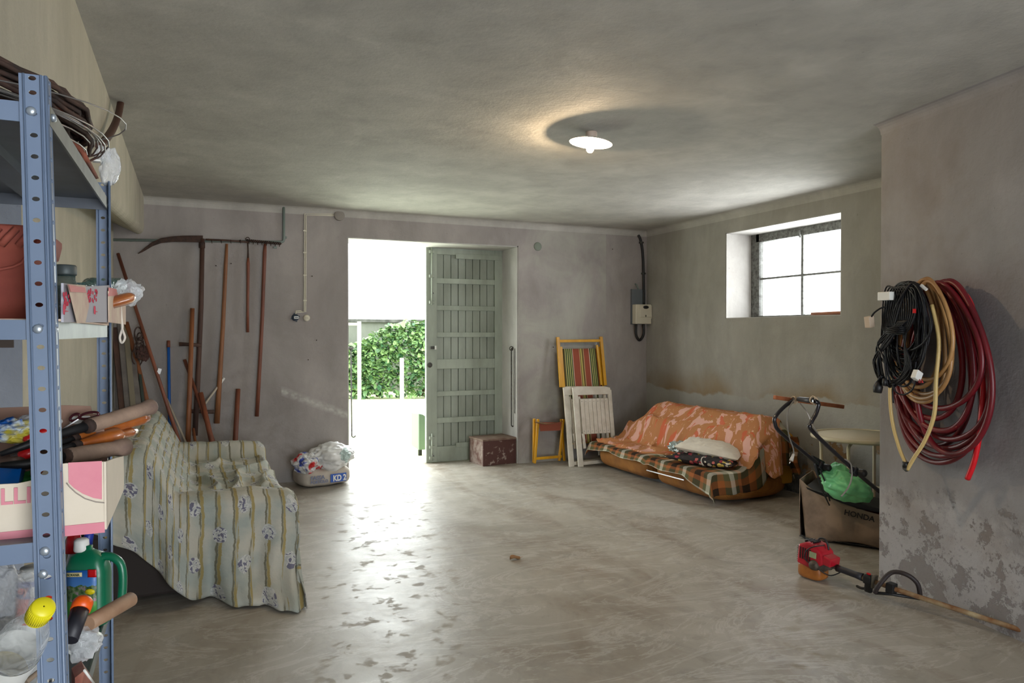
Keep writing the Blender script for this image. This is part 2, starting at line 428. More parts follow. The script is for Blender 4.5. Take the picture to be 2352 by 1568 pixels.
mb = MB(); mb.tube([(fx-.02, my, fz1+.02), (fx-.03, my, fz1-.02), (fx-.01, my, fz1-.05)], .012, 8); struct('window_catch', mb, M_frame, wn)
o = MB().tube([(XR+.12, WY0+.02, WZ0+.028), (XR+.10, WY0+.42, WZ0+.026)], [.017, .014], 8).build('wooden_stick', mat('stick_wood', (150, 96, 66), .7, col2=(110, 66, 44), ns=20, mul=(1, .2, 1)))
tag(o, 'short brown wooden stick lying on the window sill', 'stick')

# ---- door leaf (right leaf, closed) built board by board
M_door = mat('grey_green_door_paint', (158, 166, 152), .6, col2=(136, 143, 130), ns=5, bump=.25, bs=80, mul=(1, 1, .3))
M_board = mat('grey_green_board_paint', (150, 157, 145), .65, col2=(126, 132, 120), ns=4, bump=.25, bs=80, mul=(1, 1, .3))
M_iron = mat('worn_iron', (84, 86, 82), .6, .4, col2=(60, 52, 46), ns=30, bump=.3)
LX0, LX1, LY = 2.467, 3.425, YB+.445
dr = sroot('door_1', (LX0, LY, 0))
zt = 2.497
def sd(name, a, b, m, bev=.004, lab=None): return MB().b2(a, b).build(name, m, dr, lab, bev=bev)
sd('stile', (LX0, LY, .006), (LX0+.13, LY+.05, zt), M_door)
sd('stile', (LX1-.10, LY, .006), (LX1, LY+.05, zt), M_door)
pz_ = lambda py: W(1060, py, Y=LY).z
for y0, y1 in ((562, 586), (640, 652), (702, 713), (763, 774), (824, 846), (897, 908), (957, 969), (1022, 1064)):
    z1, z0 = min(pz_(y0), zt), max(pz_(y1), .006)
    sd('rail', (LX0+.13, LY+.004, z0), (LX1-.10, LY+.046, z1), M_door)
for x0 in range(8):
    wv = (LX1-.10-LX0-.13)/8; a = LX0+.13+x0*wv
    sd('board', (a+.003, LY+.030+.002*(x0 % 3), .06), (a+wv-.003, LY+.048, zt-.04), M_board, .003)
sd('board_backing', (LX0+.1, LY+.05, .006), (LX1-.05, LY+.056, zt-.002), mat('dark_gap', (52, 54, 48), .9), 0)
sd('top_repair_plate', (LX0+.36, LY-.006, zt-.125), (LX1-.01, LY+.002, zt-.065), M_door)
sd('bottom_repair_plate', (LX0+.36, LY-.006, .16), (LX0+.66, LY+.004, .215), M_door)
def bolt(z0, z1):
    x = LX0+.062
    b = MB().tube([(x, LY-.022, z0), (x, LY-.022, z1)], .011, 10).build('bolt', M_door, dr, 'long painted sliding bolt')
    for z in (z0+.03, (z0+z1)/2, z1-.05): MB().box((x, LY-.014, z), (.06, .03, .035)).build('bolt_guide', M_door, b, bev=.004)
    MB().tube([(x, LY-.03, (z0*.8+z1*.2)), (x+.0, LY-.07, z0*.8+z1*.2)], .008, 8).build('bolt_knob', M_iron, b)
bolt(W(990, 700, Y=LY).z, zt-.01); bolt(.03, W(990, 995, Y=LY).z)
q = W(995, 798, Y=LY); b = MB().box((q.x, LY-.012, q.z), (.075, .022, .03)).build('latch', M_iron, dr, bev=.005)
MB().box((q.x+.02, LY-.03, q.z), (.02, .03, .045)).build('latch_knob', mat('pale_metal', (190, 190, 182), .4, .5), b, bev=.004)
q = W(987, 838, Y=LY); MB().lathe([(.03, -.004), (.03, .002), (.012, .004)], 16, (q.x, LY-.003, q.z), Matrix.Rotation(PI/2, 3, 'X')).build('keyhole_plate', M_iron, dr)
# ---------------------------------------------------------------- outside
M_grass = mat('sunlit_grass', (212, 218, 160), .9, col2=(200, 212, 164), ns=3, bump=.2)
struct('floor_outside', MB().b2((-14, 8.0, -.2), (24, 40, -.02)), M_grass)
mb = MB(); mb.b2((-6, 18.4, -.1), (18, 18.7, 1.78)); struct('wall_garden', mb, plaster('garden_wall_plaster', (120, 124, 112), (104, 110, 98)))
mb = MB(); mb.b2((-6, 18.32, 1.78), (18, 18.78, 1.86)); struct('trim_6', mb, mat('coping', (96, 98, 90), .9, col2=(60, 62, 56), ns=5))
# hedge: a bushy bank of single leaves
def leaf_mat(nm, a, b):
    n = NT(nm); inf = n.node('ShaderNodeNewGeometry'); f = inf.outputs['Random Per Island']
    n.color(n.mix(f, lin(a), lin(b))); n.rough(.45); return n.m
M_leaf = leaf_mat('hedge_leaf', (44, 86, 52), (132, 162, 100))
hd = thing('hedge', 'dense dark green leafy hedge in front of the garden wall outside', 'hedge', (4.6, 16.9, 0))
def hedge_pt(rr=random):
    x = rr.uniform(-1, 10.5); a = rr.random()
    top = 1.15+.62*min(1, max(0, (x-3.3)/1.3))+.12*noise.noise(V((x*1.3, 0, 0)))
    yc = min(17.3, 17.0-(x-3.4)*.35) if x < 7 else 15.7
    z = top*rr.random()**.75
    y = yc - (.42*math.sqrt(max(0, 1-(z/top)**3)))*rr.uniform(.75, 1.0) + .5*rr.random()**3
    return V((x, min(y, 18.1), z+.03)), top
LEAF = [(0, 0, 0), (.35, .30, .04), (.75, .22, .03), (1, 0, -.08), (.75, -.22, .03), (.35, -.30, .04), (.5, 0, -.03)]
LF = [(0, 6, 1), (1, 6, 2), (2, 6, 3), (3, 6, 4), (4, 6, 5), (5, 6, 0)]
def leaf_xf(p, s):
    R = Euler((random.uniform(-.9, .5), random.uniform(-.3, 1.0), random.uniform(-2.8, -.3))).to_matrix()
    return R*s
mb = MB()
for i in range(14000):
    p, t = hedge_pt(); R = leaf_xf(p, random.uniform(.12, .20)); mb.add([R @ V(q)+p for q in LEAF], LF)
mb.build('foliage', M_leaf, hd, kind='stuff')
lm = MB().add(LEAF, LF); l0 = lm.build('leaf', M_leaf, None); lme = l0.data; bpy.data.objects.remove(l0)
k = 0
while k < 220:
    p, t = hedge_pt()
    if not 3.2 < p.x < 5.6: continue
    R = leaf_xf(p, random.uniform(.17, .24)); o = bpy.data.objects.new('leaf', lme); C.objects.link(o); o.parent = hd
    o.matrix_local = Matrix.Translation(p+V((0, -.06, 0))-V(ROOT['hedge'])) @ R.to_4x4(); k += 1
for i in range(9):
    x = 1+i*1.0; yc = min(17.3, 17.0-(x-3.4)*.35) if x < 7 else 15.7
    MB().tube([(x, yc, 0), (x+.1, yc, .5), (x-.1, yc+.1, 1.0)], [.04, .03, .015], 6).build('stem', mat('bark', (80, 66, 50), .9), hd)
M_post = mat('pale_post', (196, 190, 176), .7)
for px, top, dd, lab in ((825, 738, 16.0, 'tall pale garden post outside, left of the hedge'), (923, 822, 15.6, 'short pale garden stake in front of the hedge')):
    q = W(px, top, D=dd); g = thing('garden_post', lab, 'post', (q.x, q.y, 0))
    MB().b2((q.x-.04, q.y-.03, -.1), (q.x+.04, q.y+.03, q.z)).build('shaft', M_post, g, bev=.006)
    if px < 900: MB().b2((q.x-.6, q.y-.02, q.z-.09), (q.x+.03, q.y+.02, q.z-.03)).build('crossbar', M_post, g, bev=.005)
# pale green metal cabinet edge beyond the leaf
q0 = W(962, 950, Y=8.6); q1 = W(1000, 1055, Y=8.6)
g = thing('garden_cabinet', 'pale green metal panel standing outside behind the grey green door leaf', 'panel', (q0.x+.2, 8.6, 0))
M_pg = mat('pale_green_metal', (126, 148, 128), .5)
MB().poly([(q0.x, 8.6, .05), (q0.x, 8.6, q0.z), (q0.x+.05, 8.6, q0.z-.01), (q0.x+.3, 8.6, q0.z-.18), (q0.x+.3, 8.6, .05)], (0, .03, 0)).build('panel', M_pg, g, bev=.006)
MB().poly([(q0.x, 8.63, .05), (q0.x, 8.63, q0.z), (q0.x+.02, 9.0, q0.z-.03), (q0.x+.02, 9.0, .05)], (.03, 0, 0)).build('side', M_pg, g, bev=.006)
MB().b2((q0.x+.0, 8.6, -.02), (q0.x+.04, 8.64, .05)).build('foot', mat('black_plastic', (22, 22, 24), .5), g); MB().b2((q0.x+.25, 8.6, -.02), (q0.x+.29, 8.64, .05)).build('foot', mat('black_plastic', (0, 0, 0)), g)
# ---------------------------------------------------------------- common object materials
M_black = mat('black_plastic', (22, 22, 24), .5)
M_wood = mat('handle_wood', (142, 88, 52), .55, col2=(112, 66, 40), ns=14, mul=(1, 1, .15))
M_redwood = mat('reddish_handle_wood', (128, 72, 48), .55, col2=(96, 54, 40), ns=14, mul=(1, 1, .15))
M_orwood = mat('varnished_orange_wood', (176, 98, 34), .35, col2=(140, 70, 24), ns=20, mul=(1, 1, .3), coat=.3)
M_greywood = mat('grey_worn_wood', (146, 122, 104), .7, col2=(108, 88, 78), ns=20, mul=(.3, 1, 1), bump=.2)
M_darkwood = mat('dark_old_wood', (86, 58, 44), .7, col2=(58, 40, 34), ns=12, mul=(1, 1, .2), bump=.2)
M_rust = mat('rusty_iron', (78, 56, 46), .8, .3, col2=(48, 38, 34), ns=30, bump=.4)
M_galv = mat('galvanised_steel', (128, 134, 132), .45, .5, col2=(104, 110, 110), ns=10)
M_conduit = mat('grey_green_conduit', (112, 124, 118), .5)
M_cream = mat('cream_plastic', (204, 198, 178), .5)
M_white = mat('white_plastic', (222, 222, 216), .45)
M_yel = mat('yellow_varnished_wood', (216, 160, 18), .4, col2=(194, 138, 12), ns=10, mul=(1, 1, .2))
M_chrome = mat('chrome', (210, 210, 212), .18, 1)
M_steel = mat('bare_steel', (150, 148, 146), .35, .8)

# ---- ceiling lamp
Lc = W(1357, 328, Z=2.70)
lamp = thing('ceiling_lamp', 'round white enamel shade lamp with a lit bulb under the ceiling', 'lamp', (Lc.x, Lc.y, HT))
TM = Matrix.Rotation(math.radians(-5), 3, 'Y') @ Matrix.Rotation(math.radians(0), 3, 'X')
TM = Matrix.Rotation(math.radians(6.5), 3, V((_sa, _ca, 0)))
M_enam = mat("white_enamel", (238, 234, 226), .25, coat=.4)
MB().lathe([(.137, 0), (.132, .005), (.085, .020), (.038, .032), (.028, .038), (.026, .038), (.034, .029), (.082, .016), (.130, .002), (.135, -.002)], 48, Lc, TM, cap=False).build('shade', M_enam, lamp)
sc = TM @ V((0, 0, .028))
MB().tube([Lc+sc, V((Lc.x+.004, Lc.y, HT-.03))], .020, 14).build('socket', mat('white_porcelain', (200, 180, 164), .4), lamp)
MB().tube([(Lc.x+.004, Lc.y, HT-.035), (Lc.x+.004, Lc.y, HT)], .036, 18).build('canopy', mat('white_porcelain', (0, 0, 0)), lamp, bev=.004)
bc = Lc + TM @ V((0, 0, -.030))
nb = NT('lit_bulb_glass'); em = nb.node('ShaderNodeEmission'); em.inputs[0].default_value = (1, .8, .5, 1); em.inputs[1].default_value = 14
tr = nb.node('ShaderNodeBsdfTransparent'); ad = nb.node('ShaderNodeAddShader'); nb.link(em.outputs[0], ad.inputs[0]); nb.link(tr.outputs[0], ad.inputs[1]); nb.link(ad.outputs[0], nb.n['Material Output'].inputs[0])
MB().lathe([(.001, -.034), (.014, -.030), (.023, -.018), (.026, -.002), (.022, .014), (.014, .028), (.012, .05)], 20, bc, TM).build('bulb', nb.m, lamp)
lo = bpy.data.objects.new('lamp_bulb_light', bl); lo.location = bc; C.objects.link(lo)

# ---------------------------------------------------------------- steel rack (foreground left)
M_post_ = mat('blue_grey_rack_paint', (104, 120, 144), .38, col2=(94, 110, 133), ns=4, coat=.2)
M_shelf = mat('grey_rack_shelf', (104, 110, 120), .45, .2, col2=(90, 94, 100), ns=8)
M_bolt = mat('bolt_steel', (176, 186, 196), .3, .7)
RXr, RYf, RYb = -.171, 1.116, 1.85
RXl = RXr-1.0
rack = thing('steel_rack', 'blue grey slotted steel shelving rack loaded with garden things', 'rack', (-.67, 1.48, 0))
def slotted(mb, o, ax, h, wd, pitch, th=.0016, z0=0, zoff=.012, lean=0.0):
    "one flange: width along ax, with a real oval slot every pitch"
    o = V(o); ax = V(ax); nn = ax.cross(V((0, 0, 1)))*th; z = z0
    while z < h-1e-4:
        z1 = min(z+pitch, h); zc = (z+z1)/2
        ring = []; N = 12
        for k in range(N):
            a = 2*PI*k/N+PI/N; ring.append((wd*.5+.0045*math.cos(a), zc+.0030*math.sin(a)))
        outr = []
        for k in range(N):
            a = 2*PI*k/N+PI/N; c_, s_ = math.cos(a), math.sin(a); m = max(abs(c_), abs(s_))
            outr.append((wd*.5+wd*.5*(c_/m), zc+(z1-z)*.5*(s_/m)))
        # push nearest outer points onto the corners
        for (cx, cz) in ((0, z), (wd, z), (0, z1), (wd, z1)):
            k = min(range(N), key=lambda i: (outr[i][0]-cx)**2+(outr[i][1]-cz)**2); outr[k] = (cx, cz)
        vs = [o+ax*a+V((lean*b, 0, b)) for a, b in ring+outr]
        vs += [p+nn for p in vs]
        fs = [(k, (k+1) % N, N+(k+1) % N, N+k) for k in range(N)] + [(2*N+k, 2*N+(k+1) % N, 3*N+(k+1) % N, 3*N+k)[::-1] for k in range(N)] + [(k, 2*N+k, 2*N+(k+1) % N, (k+1) % N) for k in range(N)]
        mb.add(vs, fs); z = z1
    return mb
def post(x, y, sx, sy, top, wd=.027, lean=0.0):
    mb = MB(); x0 = x-lean*1.5
    slotted(mb, (x0, y, 0), (sx, 0, 0), top, wd, .0277, lean=lean)
    slotted(mb, (x0, y, 0), (0, sy, 0), top, wd, .0277, lean=lean)
    # pressed ribs beside the slots and a rounded outer corner
    for k in (.18, .82):
        mb.tube([(x0+sx*wd*k, y-sy*.0008, 0), (x0+sx*wd*k+lean*top, y-sy*.0008, top)], .0016, 6)
        mb.tube([(x0-sx*.0008, y+sy*wd*k, 0), (x0-sx*.0008+lean*top, y+sy*wd*k, top)], .0016, 6)
    mb.tube([(x0, y, 0), (x0+lean*top, y, top)], .0022, 8)
    p = mb.build('post', M_post_, rack)
    return p
post(RXr+.004, RYf, -1, 1, 1.838, .030, -.020); post(RXr+.004, RYb, -1, -1, 1.838)
post(RXl, RYf, 1, 1, 1.838); post(RXl, RYb, 1, -1, 1.838)
SZ = (1.80, 1.5155, 1.222, .89)
for k, z in enumerate(SZ):
    s = MB(); s.b2((RXl, RYf+.004, z-.001), (RXr, RYb-.004, z)); shelf = s.build('shelf', M_shelf, rack)
    hh = .024
    for nm, a, b, mm in (('front_beam', (RXl+.002, RYf+.0035, z-hh), (RXr+.001, RYf+.006, z+.002), M_post_), ('rear_beam', (RXl+.002, RYb-.006, z-hh), (RXr, RYb-.0035, z+.002), M_shelf),
                     ('side_beam', (RXr-.002, RYf+.004, z-hh), (RXr+.001, RYb-.004, z+.002), M_galv), ('side_beam', (RXl, RYf+.004, z-hh), (RXl+.003, RYb-.004, z+.002), M_galv)):
        MB().b2(a, b).build(nm, mm, shelf)
    for x in (-.32, -.52, -.9): MB().b2((x, RYf+.01, z-.018), (x+.045, RYb-.01, z-.001)).build('stiffening_rib', M_shelf, shelf)
    bm_ = MB()
    MB().lathe([(.0062, -.003), (.0062, 0), (.004, .0022), (.001, .0026)], 14, (RXr-.013+(-.020)*(z-1.5), RYf-.001, z-.010), Matrix.Rotation(PI/2, 3, 'X')).build('bolt', M_bolt, rack)
    if z < 1.3 and z > 1: MB().lathe([(.0062, -.003), (.0062, 0), (.004, .0022), (.001, .0026)], 14, (RXr-.010, RYf-.001, z-.04), Matrix.Rotation(PI/2, 3, 'X')).build('bolt', M_bolt, rack)
    MB().lathe([(.0055, -.003), (.0055, 0), (.004, .002), (.001, .0025)], 12, (RXr+.004, RYf+.02, z-.011), Matrix.Rotation(PI/2, 3, 'Y')).build('bolt', M_bolt, rack)

# top shelf load
ct = V((-.50, 1.52, 1.80))
g = MB()
for k in range(16):
    r = random.uniform(.29, .335); ph = random.uniform(0, 6.28); zz = 1.845+random.uniform(0, .065); e = random.uniform(.92, 1)
    g.tube([(ct.x+r*math.cos(t*2*PI/40)+.006*math.sin(3*t+ph), ct.y+r*e*math.sin(t*2*PI/40), zz+.016*math.sin(t*2*PI/40+ph)) for t in range(40)], .0042, 6, True)
o = g.build('wire_coil', M_rust); tag(o, 'large coil of rusty reinforcing wire on the top rack shelf', 'wire coil')
g = MB()
for k in range(7):
    r = .325+.006*k; ph = k*.9; zz = 1.835+.005*k
    g.tube([(ct.x+.0+r*math.cos(t*2*PI/40), ct.y+r*.97*math.sin(t*2*PI/40), zz+.012*math.sin(t*2*PI/40+ph)) for t in range(40)], .0016, 5, True)
g.tube([(ct.x+.39*math.cos(t*2*PI/40), ct.y+.37*math.sin(t*2*PI/40), 1.87+.035*math.sin(t*2*PI/40+.6)) for t in range(40)], .0012, 5, True)
o = g.build('steel_wire_loops', M_steel); tag(o, 'thin bright steel wire loops around the rusty coil', 'wire')
g = thing('metal_basin', 'galvanised metal basin upside down inside the wire coil on the top shelf', 'basin', (-.52, 1.42, 1.80))
MB().lathe([(.25, 0), (.255, .004), (.25, .008), (.225, .085), (.20, .095), (.001, .098)], 36, (-.52, 1.44, 1.8), cap=False).build('basin_body', M_galv, g, solid=.002)
MB().tube([(-.52+.253*math.cos(t*PI/18), 1.44+.253*math.sin(t*PI/18), 1.804) for t in range(36)], .004, 6, True).build('rim', M_galv, g)
M_terra = mat('terracotta', (150, 84, 60), .85, col2=(120, 66, 50), ns=9, bump=.3)
def roof_tile(x, y, z, tilt, lab, yaw=0):
    M = Matrix.Rotation(yaw, 3, 'Z') @ Matrix.Rotation(tilt, 3, 'X')
    mb = MB(); N = 12
    def fn(u, v):
        a = PI*(.08+.84*u); r = .046-.008*v; return V((x, y, z)) + M @ V((r*math.cos(a), -.12+.24*v, r*math.sin(a)))
    mb.grid(fn, N, 5); o = mb.build('terracotta_tile', M_terra, solid=.008); return tag(o, lab, 'roof tile')
roof_tile(-.225, 1.66, 1.815, .05, 'curved terracotta tile at the back right corner of the top shelf')
roof_tile(-.232, 1.60, 1.862, .12, 'curved terracotta tile lying on top of another on the top shelf', .1)
roof_tile(-.26, 1.44, 1.817, .0, 'curved terracotta tile nearest the front right rack post', -.05)
o = MB().blob((-.245, 1.40, 1.872), (.035, .05, .014), 4, .5, 3, 3).build('dark_rag', mat('dark_blue_rag', (38, 44, 58), .8)); tag(o, 'crumpled dark blue rag on the terracotta tile of the top shelf', 'rag')
M_clear = clear_plastic('clear_plastic_wrap')
g = thing('plastic_bag', 'crumpled clear plastic bag hanging over the back right shelf corner', 'plastic bag', W(252, 380, D=1.6))
q = W(252, 385, D=1.62); MB().blob(q, (.020, .022, .040), 3, .35, 1.8, 4, smooth=True).build('bag_body', M_clear, g); q = W(235, 355, D=1.6); MB().blob(q, (.016, .02, .018), 9, .35, 2, 4, smooth=True).build('bag_neck', M_clear, g)
q = W(222, 370, D=1.56); MB().b2(q-V((.008, .01, .002)), q+V((.008, .01, .002))).build('clip', M_white, g)
# hose stub in the ceiling
hp = [W(277, 236, Z=HT), W(268, 272, D=2.3), W(252, 305, D=2.26), W(228, 336, D=2.24)]
h0 = W(277, 236, Z=HT); hp = [h0, W(272, 262, D=3.85), W(262, 290, D=3.68), W(247, 315, D=3.45), W(228, 336, D=3.2)]
o = MB().tube(smooth_path(hp, 6), .018, 10).build('brown_hose', mat('brown_rubber', (72, 44, 32), .6)); tag(o, 'brown rubber hose stub curving out of a hole in the ceiling', 'hose')

# mid shelf load
def trough():
    mb = MB(); x0, x1, y0, y1 = -.80, -.195, 1.20, 1.42; zb, zt_ = 1.5165, 1.652
    def ring(ins, z, r=.03):
        pts = []
        for cx, cy, a0 in ((x1-ins-r, y1-ins-r, 0), (x0+ins+r, y1-ins-r, PI/2), (x0+ins+r, y0+ins+r, PI), (x1-ins-r, y0+ins+r, 1.5*PI)):
            for k in range(5): a = a0+k/4*PI/2; pts.append(V((cx+r*math.cos(a), cy+r*math.sin(a), z)))
        return pts
    rings = [ring(.022, zb), ring(.020, zb+.02), ring(.017, zb+.022), ring(.010, zt_-.036), ring(.004, zt_-.033), ring(0, zt_-.012), ring(0, zt_-.004), ring(.004, zt_), ring(.014, zt_), ring(.020, zt_-.02), ring(.03, zb+.01)]
    n = len(rings[0]); vs = [p for r in rings for p in r]
    fs = [(i*n+k, i*n+(k+1) % n, (i+1)*n+(k+1) % n, (i+1)*n+k) for i in range(len(rings)-1) for k in range(n)]
    fs += [tuple(range(n))[::-1], tuple((len(rings)-1)*n+k for k in range(n))]
    mb.add(vs, fs, True); return mb
M_tp = mat('red_brown_terracotta', (150, 76, 60), .8, col2=(128, 60, 50), ns=12, bump=.15)
g = thing('planter_trough', 'red brown terracotta planter trough on the middle rack shelf', 'planter', (-.5, 1.31, 1.5165))
trough().build('planter_body', M_tp, g)
mb = MB()
for k in range(30):
    x = -.78+k*.02; mb.tube([(x, 1.197, 1.622), (x+.008, 1.194, 1.632), (x+.018, 1.197, 1.646)], .005, 6)
mb.build('rope_rim', M_tp, g, kind='stuff')
for k in range(5):
    x0 = -.26-.09*k; MB().tube([(x0-.045*math.cos(t*PI/8)*1.0, 1.2095, 1.606-.018*math.sin(t*PI/8)) for t in range(9)], .0022, 5).build('swag', M_tp, g)

# printed carton with folded flaps
M_card = mat('beige_card', (206, 188, 164), .8, col2=(190, 160, 144), ns=20)
M_cardg = mat('grey_printed_card', (166, 164, 172), .8)
M_prn = mat('crimson_print', (176, 44, 66), .7)
M_prn2 = mat('pale_red_print', (204, 130, 126), .8)
cx_ = -.160
def S(px, py, X=cx_): return W(px, py, X=X)
g = thing('printed_carton', 'open grey and beige printed carton jutting out of the middle shelf', 'carton', (cx_-.08, 1.62, 1.5165))
y_of = lambda px: S(px, 700).y
ya, yb_ = y_of(146), y_of(252)
MB().poly([S(146, 740), S(252, 740), S(252, 655), S(200, 658), S(146, 650)], (-.003, 0, 0)).build('side_panel', M_cardg, g)
MB().b2((cx_-.16, ya, 1.5165), (cx_-.002, yb_, 1.5195)).build('base', M_card, g)
MB().b2((cx_-.16, yb_-.003, 1.5195), (cx_-.002, yb_, 1.60)).build('end_panel', M_card, g)
MB().b2((cx_-.163, ya, 1.5165), (cx_-.16, yb_, 1.60)).build('back_panel', M_card, g)
MB().poly([S(158, 652, cx_+.006), S(196, 655, cx_+.006), S(205, 700, cx_+.006), S(196, 742, cx_+.006), S(180, 742, cx_+.006)], (-.002, 0, 0)).build('flap', M_card, g, 'beige folded carton flap')
MB().poly([S(250, 668, cx_+.004), S(272, 672, cx_+.004), S(289, 690, cx_+.004), S(289, 745, cx_+.004), S(251, 740, cx_+.004)], (-.002, 0, 0)).build('flap', M_card, g, 'beige folded carton flap')
MB().poly([S(252, 660, cx_+.005), S(268, 664, cx_+.005), S(270, 678, cx_+.005), S(251, 680, cx_+.005)], (-.002, 0, 0)).build('flap_print', M_prn2, g)
MB().poly([S(159, 654, cx_+.008), S(195, 660, cx_+.008), S(198, 672, cx_+.008), S(164, 670, cx_+.008)], (-.001, 0, 0)).build('flap_print', M_prn2, g)
o_ = S(146, 722, cx_+.002); text('number_print', '0 —', .021, M_prn, g, o_, (0, 1, 0), (0, 0, 1))
o_ = S(216, 721, cx_+.002); text('number_print', '10 —', .021, M_prn, g, o_, (0, 1, 0), (0, 0, 1))
mb = MB()
for cxp, cyp, rr in ((148, 690, 16), (213, 679, 15)):
    for k in range(26):
        a = random.random()*6.28; r = rr*math.sqrt(random.random()); px, py = cxp+r*math.cos(a)*.9, cyp+r*math.sin(a)
        if px < 146: continue
        c0 = S(px, py, cx_+.0015); mb.tube([c0+V((0, .0035*math.cos(t*PI/4), .003*math.sin(t*PI/4))) for t in range(8)], .0006, 4, True)
mb.build('floral_print', M_prn, g, kind='stuff')
M_jar = clear_plastic('dark_glass', (60, 84, 84), .55, .08); M_gg = clear_plastic('green_glass', (26, 92, 92), .6, .06)
g = thing('glass_jar', 'dusty dark glass jar behind the front rack post on middle shelf', 'jar', W(150, 720, D=1.45))
q = W(150, 700, D=1.45); MB().lathe([(.001, 0), (.024, 0), (.026, .01), (.026, .075), (.018, .09), (.018, .1)], 20, (q.x, q.y, 1.5165)).build('jar_body', M_jar, g)
MB().lathe([(.020, 0), (.021, .003), (.021, .018), (.018, .021)], 20, (q.x, q.y, 1.6165)).build('jar_lid', mat('jar_lid', (84, 92, 92), .5, .3), g)
g = thing('green_bottle', 'dark green glass bottle lying across the printed carton', 'bottle', W(225, 655, D=1.7))
a_, b_ = W(172, 656, D=1.62), W(256, 655, D=1.82); dr_ = (b_-a_).normalized(); M_ = dr_.to_track_quat('Z', 'Y').to_matrix(); L_ = (b_-a_).length
MB().lathe([(.001, 0), (.007, 0), (.007, .04), (.018, .075), (.019, .09), (.019, L_+.05), (.014, L_+.06), (.001, L_+.06)], 20, a_+V((0, 0, .0)), M_).build('bottle_glass', M_gg, g)
g = thing('crumpled_film', 'crumpled clear plastic film sticking out past the rear rack post', 'plastic film', W(292, 680, D=1.70))
MB().blob(W(292, 672, D=1.70), (.030, .026, .030), 12, .35, 1.8, 4, smooth=True).build('film_body', M_clear, g); MB().tube([W(308, 672, D=1.70), W(328, 662, D=1.72)], [.012, .007], 10).build('film_tip', M_clear, g)
g = thing('trowel', 'mason trowel with orange wooden handle on the printed carton', 'trowel', W(250, 695, D=1.6))
hA, hB = W(217, 707, D=1.52), W(304, 682, D=1.66); dh = hB-hA
MB().tube([hA+dh*t for t in (0, .05, .2, .45, .7, .88, .97, 1)], [.008, .009, .0105, .0125, .0135, .0135, .011, .005], 14).build('handle', M_orwood, g)
MB().tube([hA-dh*.10, hA+dh*.02], [.006, .0095], 12).build('ferrule', M_steel, g)
MB().tube(smooth_path([hA-dh*.08, W(199, 712, D=1.52), W(197, 725, D=1.5), W(203, 738, D=1.49)], 4), .0042, 8).build('shank', M_steel, g)
q = W(203, 739, D=1.49); q.z = 1.522; MB().poly([q+V((.01, -.01, 0)), q+V((-.05, -.07, 0)), q+V((-.11, -.02, 0)), q+V((-.03, .03, 0))], (0, 0, .002)).build('blade', M_steel, g)
cpts = [W(276, 690, D=1.75), W(279, 730, D=1.75), W(281, 752, D=1.75), W(275, 775, D=1.75), W(280, 787, D=1.75), W(287, 775, D=1.75), W(281, 755, D=1.75), W(280, 735, D=1.752)]
o = MB().tube(smooth_path(cpts, 6), .0028, 7).build('looped_string', mat('white_cord', (214, 204, 190), .8)); tag(o, 'white cord loop hanging from the middle shelf corner', 'cord')
# fruit crate on the lower shelf
M_fc = mat('cream_crate_card', (214, 202, 184), .75, col2=(204, 192, 172), ns=6)
M_pk = mat('pink_print', (214, 138, 148), .75, col2=(204, 124, 138), ns=12)
M_cb = mat('brown_card', (138, 108, 92), .85)
g = thing('fruit_crate', 'cream and pink printed fruit crate full of hand tools on the lower shelf', 'crate', (-.45, 1.45, 1.222))
cy0 = 1.162
def F(px, py, dy=0): return W(px, py, Y=cy0+dy)
xr = -.111
zt1 = F(243, 1060).z; zb1 = 1.223
cut = [F(0, 1112), F(40, 1110), F(70, 1104), F(92, 1092), F(100, 1082), F(105, 1070), F(150, 1064), F(243, 1060)]
pts = [V((-1.0, cy0, zb1)), V((xr, cy0, zb1)), V((xr, cy0, zt1))]+[p for p in cut[::-1][1:]]+[V((-1.0, cy0, F(0, 1112).z))]
MB().poly(pts, (0, .003, 0)).build('front_panel', M_fc, g)
S2 = lambda px, py: W(px, py, X=xr)
mb = MB(); mb.poly([S2(244, 1060), S2(262, 1053), S2(284, 1047), S2(285, 1110), V((xr, S2(284, 1140).y, zb1)), V((xr, cy0, zb1))], (-.003, 0, 0)); mb.build('side_panel', M_fc, g)
yk = S2(284, 1100).y
MB().b2((-1.0, cy0, zb1-.001), (xr, yk, zb1+.002)).build('base', M_fc, g)
MB().poly([V((-1, yk, zb1)), V((xr-.02, yk, zb1)), W(236, 952, Y=yk), W(214, 950, Y=yk), W(208, 932, Y=yk), W(150, 930, Y=yk), V((-1, yk, W(0, 942, Y=yk).z))], (0, -.003, 0)).build('back_panel', M_cb, g)
def fr(pts, nm, m, dy=-.0012): MB().poly([F(*p)+V((0, dy, 0)) for p in pts], (0, .001, 0)).build(nm, m, g)
fr([(0, 1222), (0, 1246), (241, 1222), (240, 1198), ], 'pink_band', M_pk)
fr([(157, 1062), (234, 1058), (234, 1146), (215, 1143), (190, 1133), (170, 1120), (158, 1108)], 'pink_corner', M_pk)
MB().tube([F(x, y)+V((0, -.001, 0)) for x, y in ((153, 1108), (160, 1117), (175, 1131), (195, 1144), (220, 1152), (240, 1154))], .0008, 5).build('crease', mat('crease_grey', (150, 140, 130), .8), g)
o_ = F(3, 1160)+V((0, -.002, 0)); b_ = F(74, 1156); a_ = F(3, 1160)
text('crate_lettering', 'LLI', .0305, M_pk, g, F(4, 1158)+V((-.002, -.0016, 0)), (1, 0, 0), (0, 0, 1), bold=.0006, sx=.98)
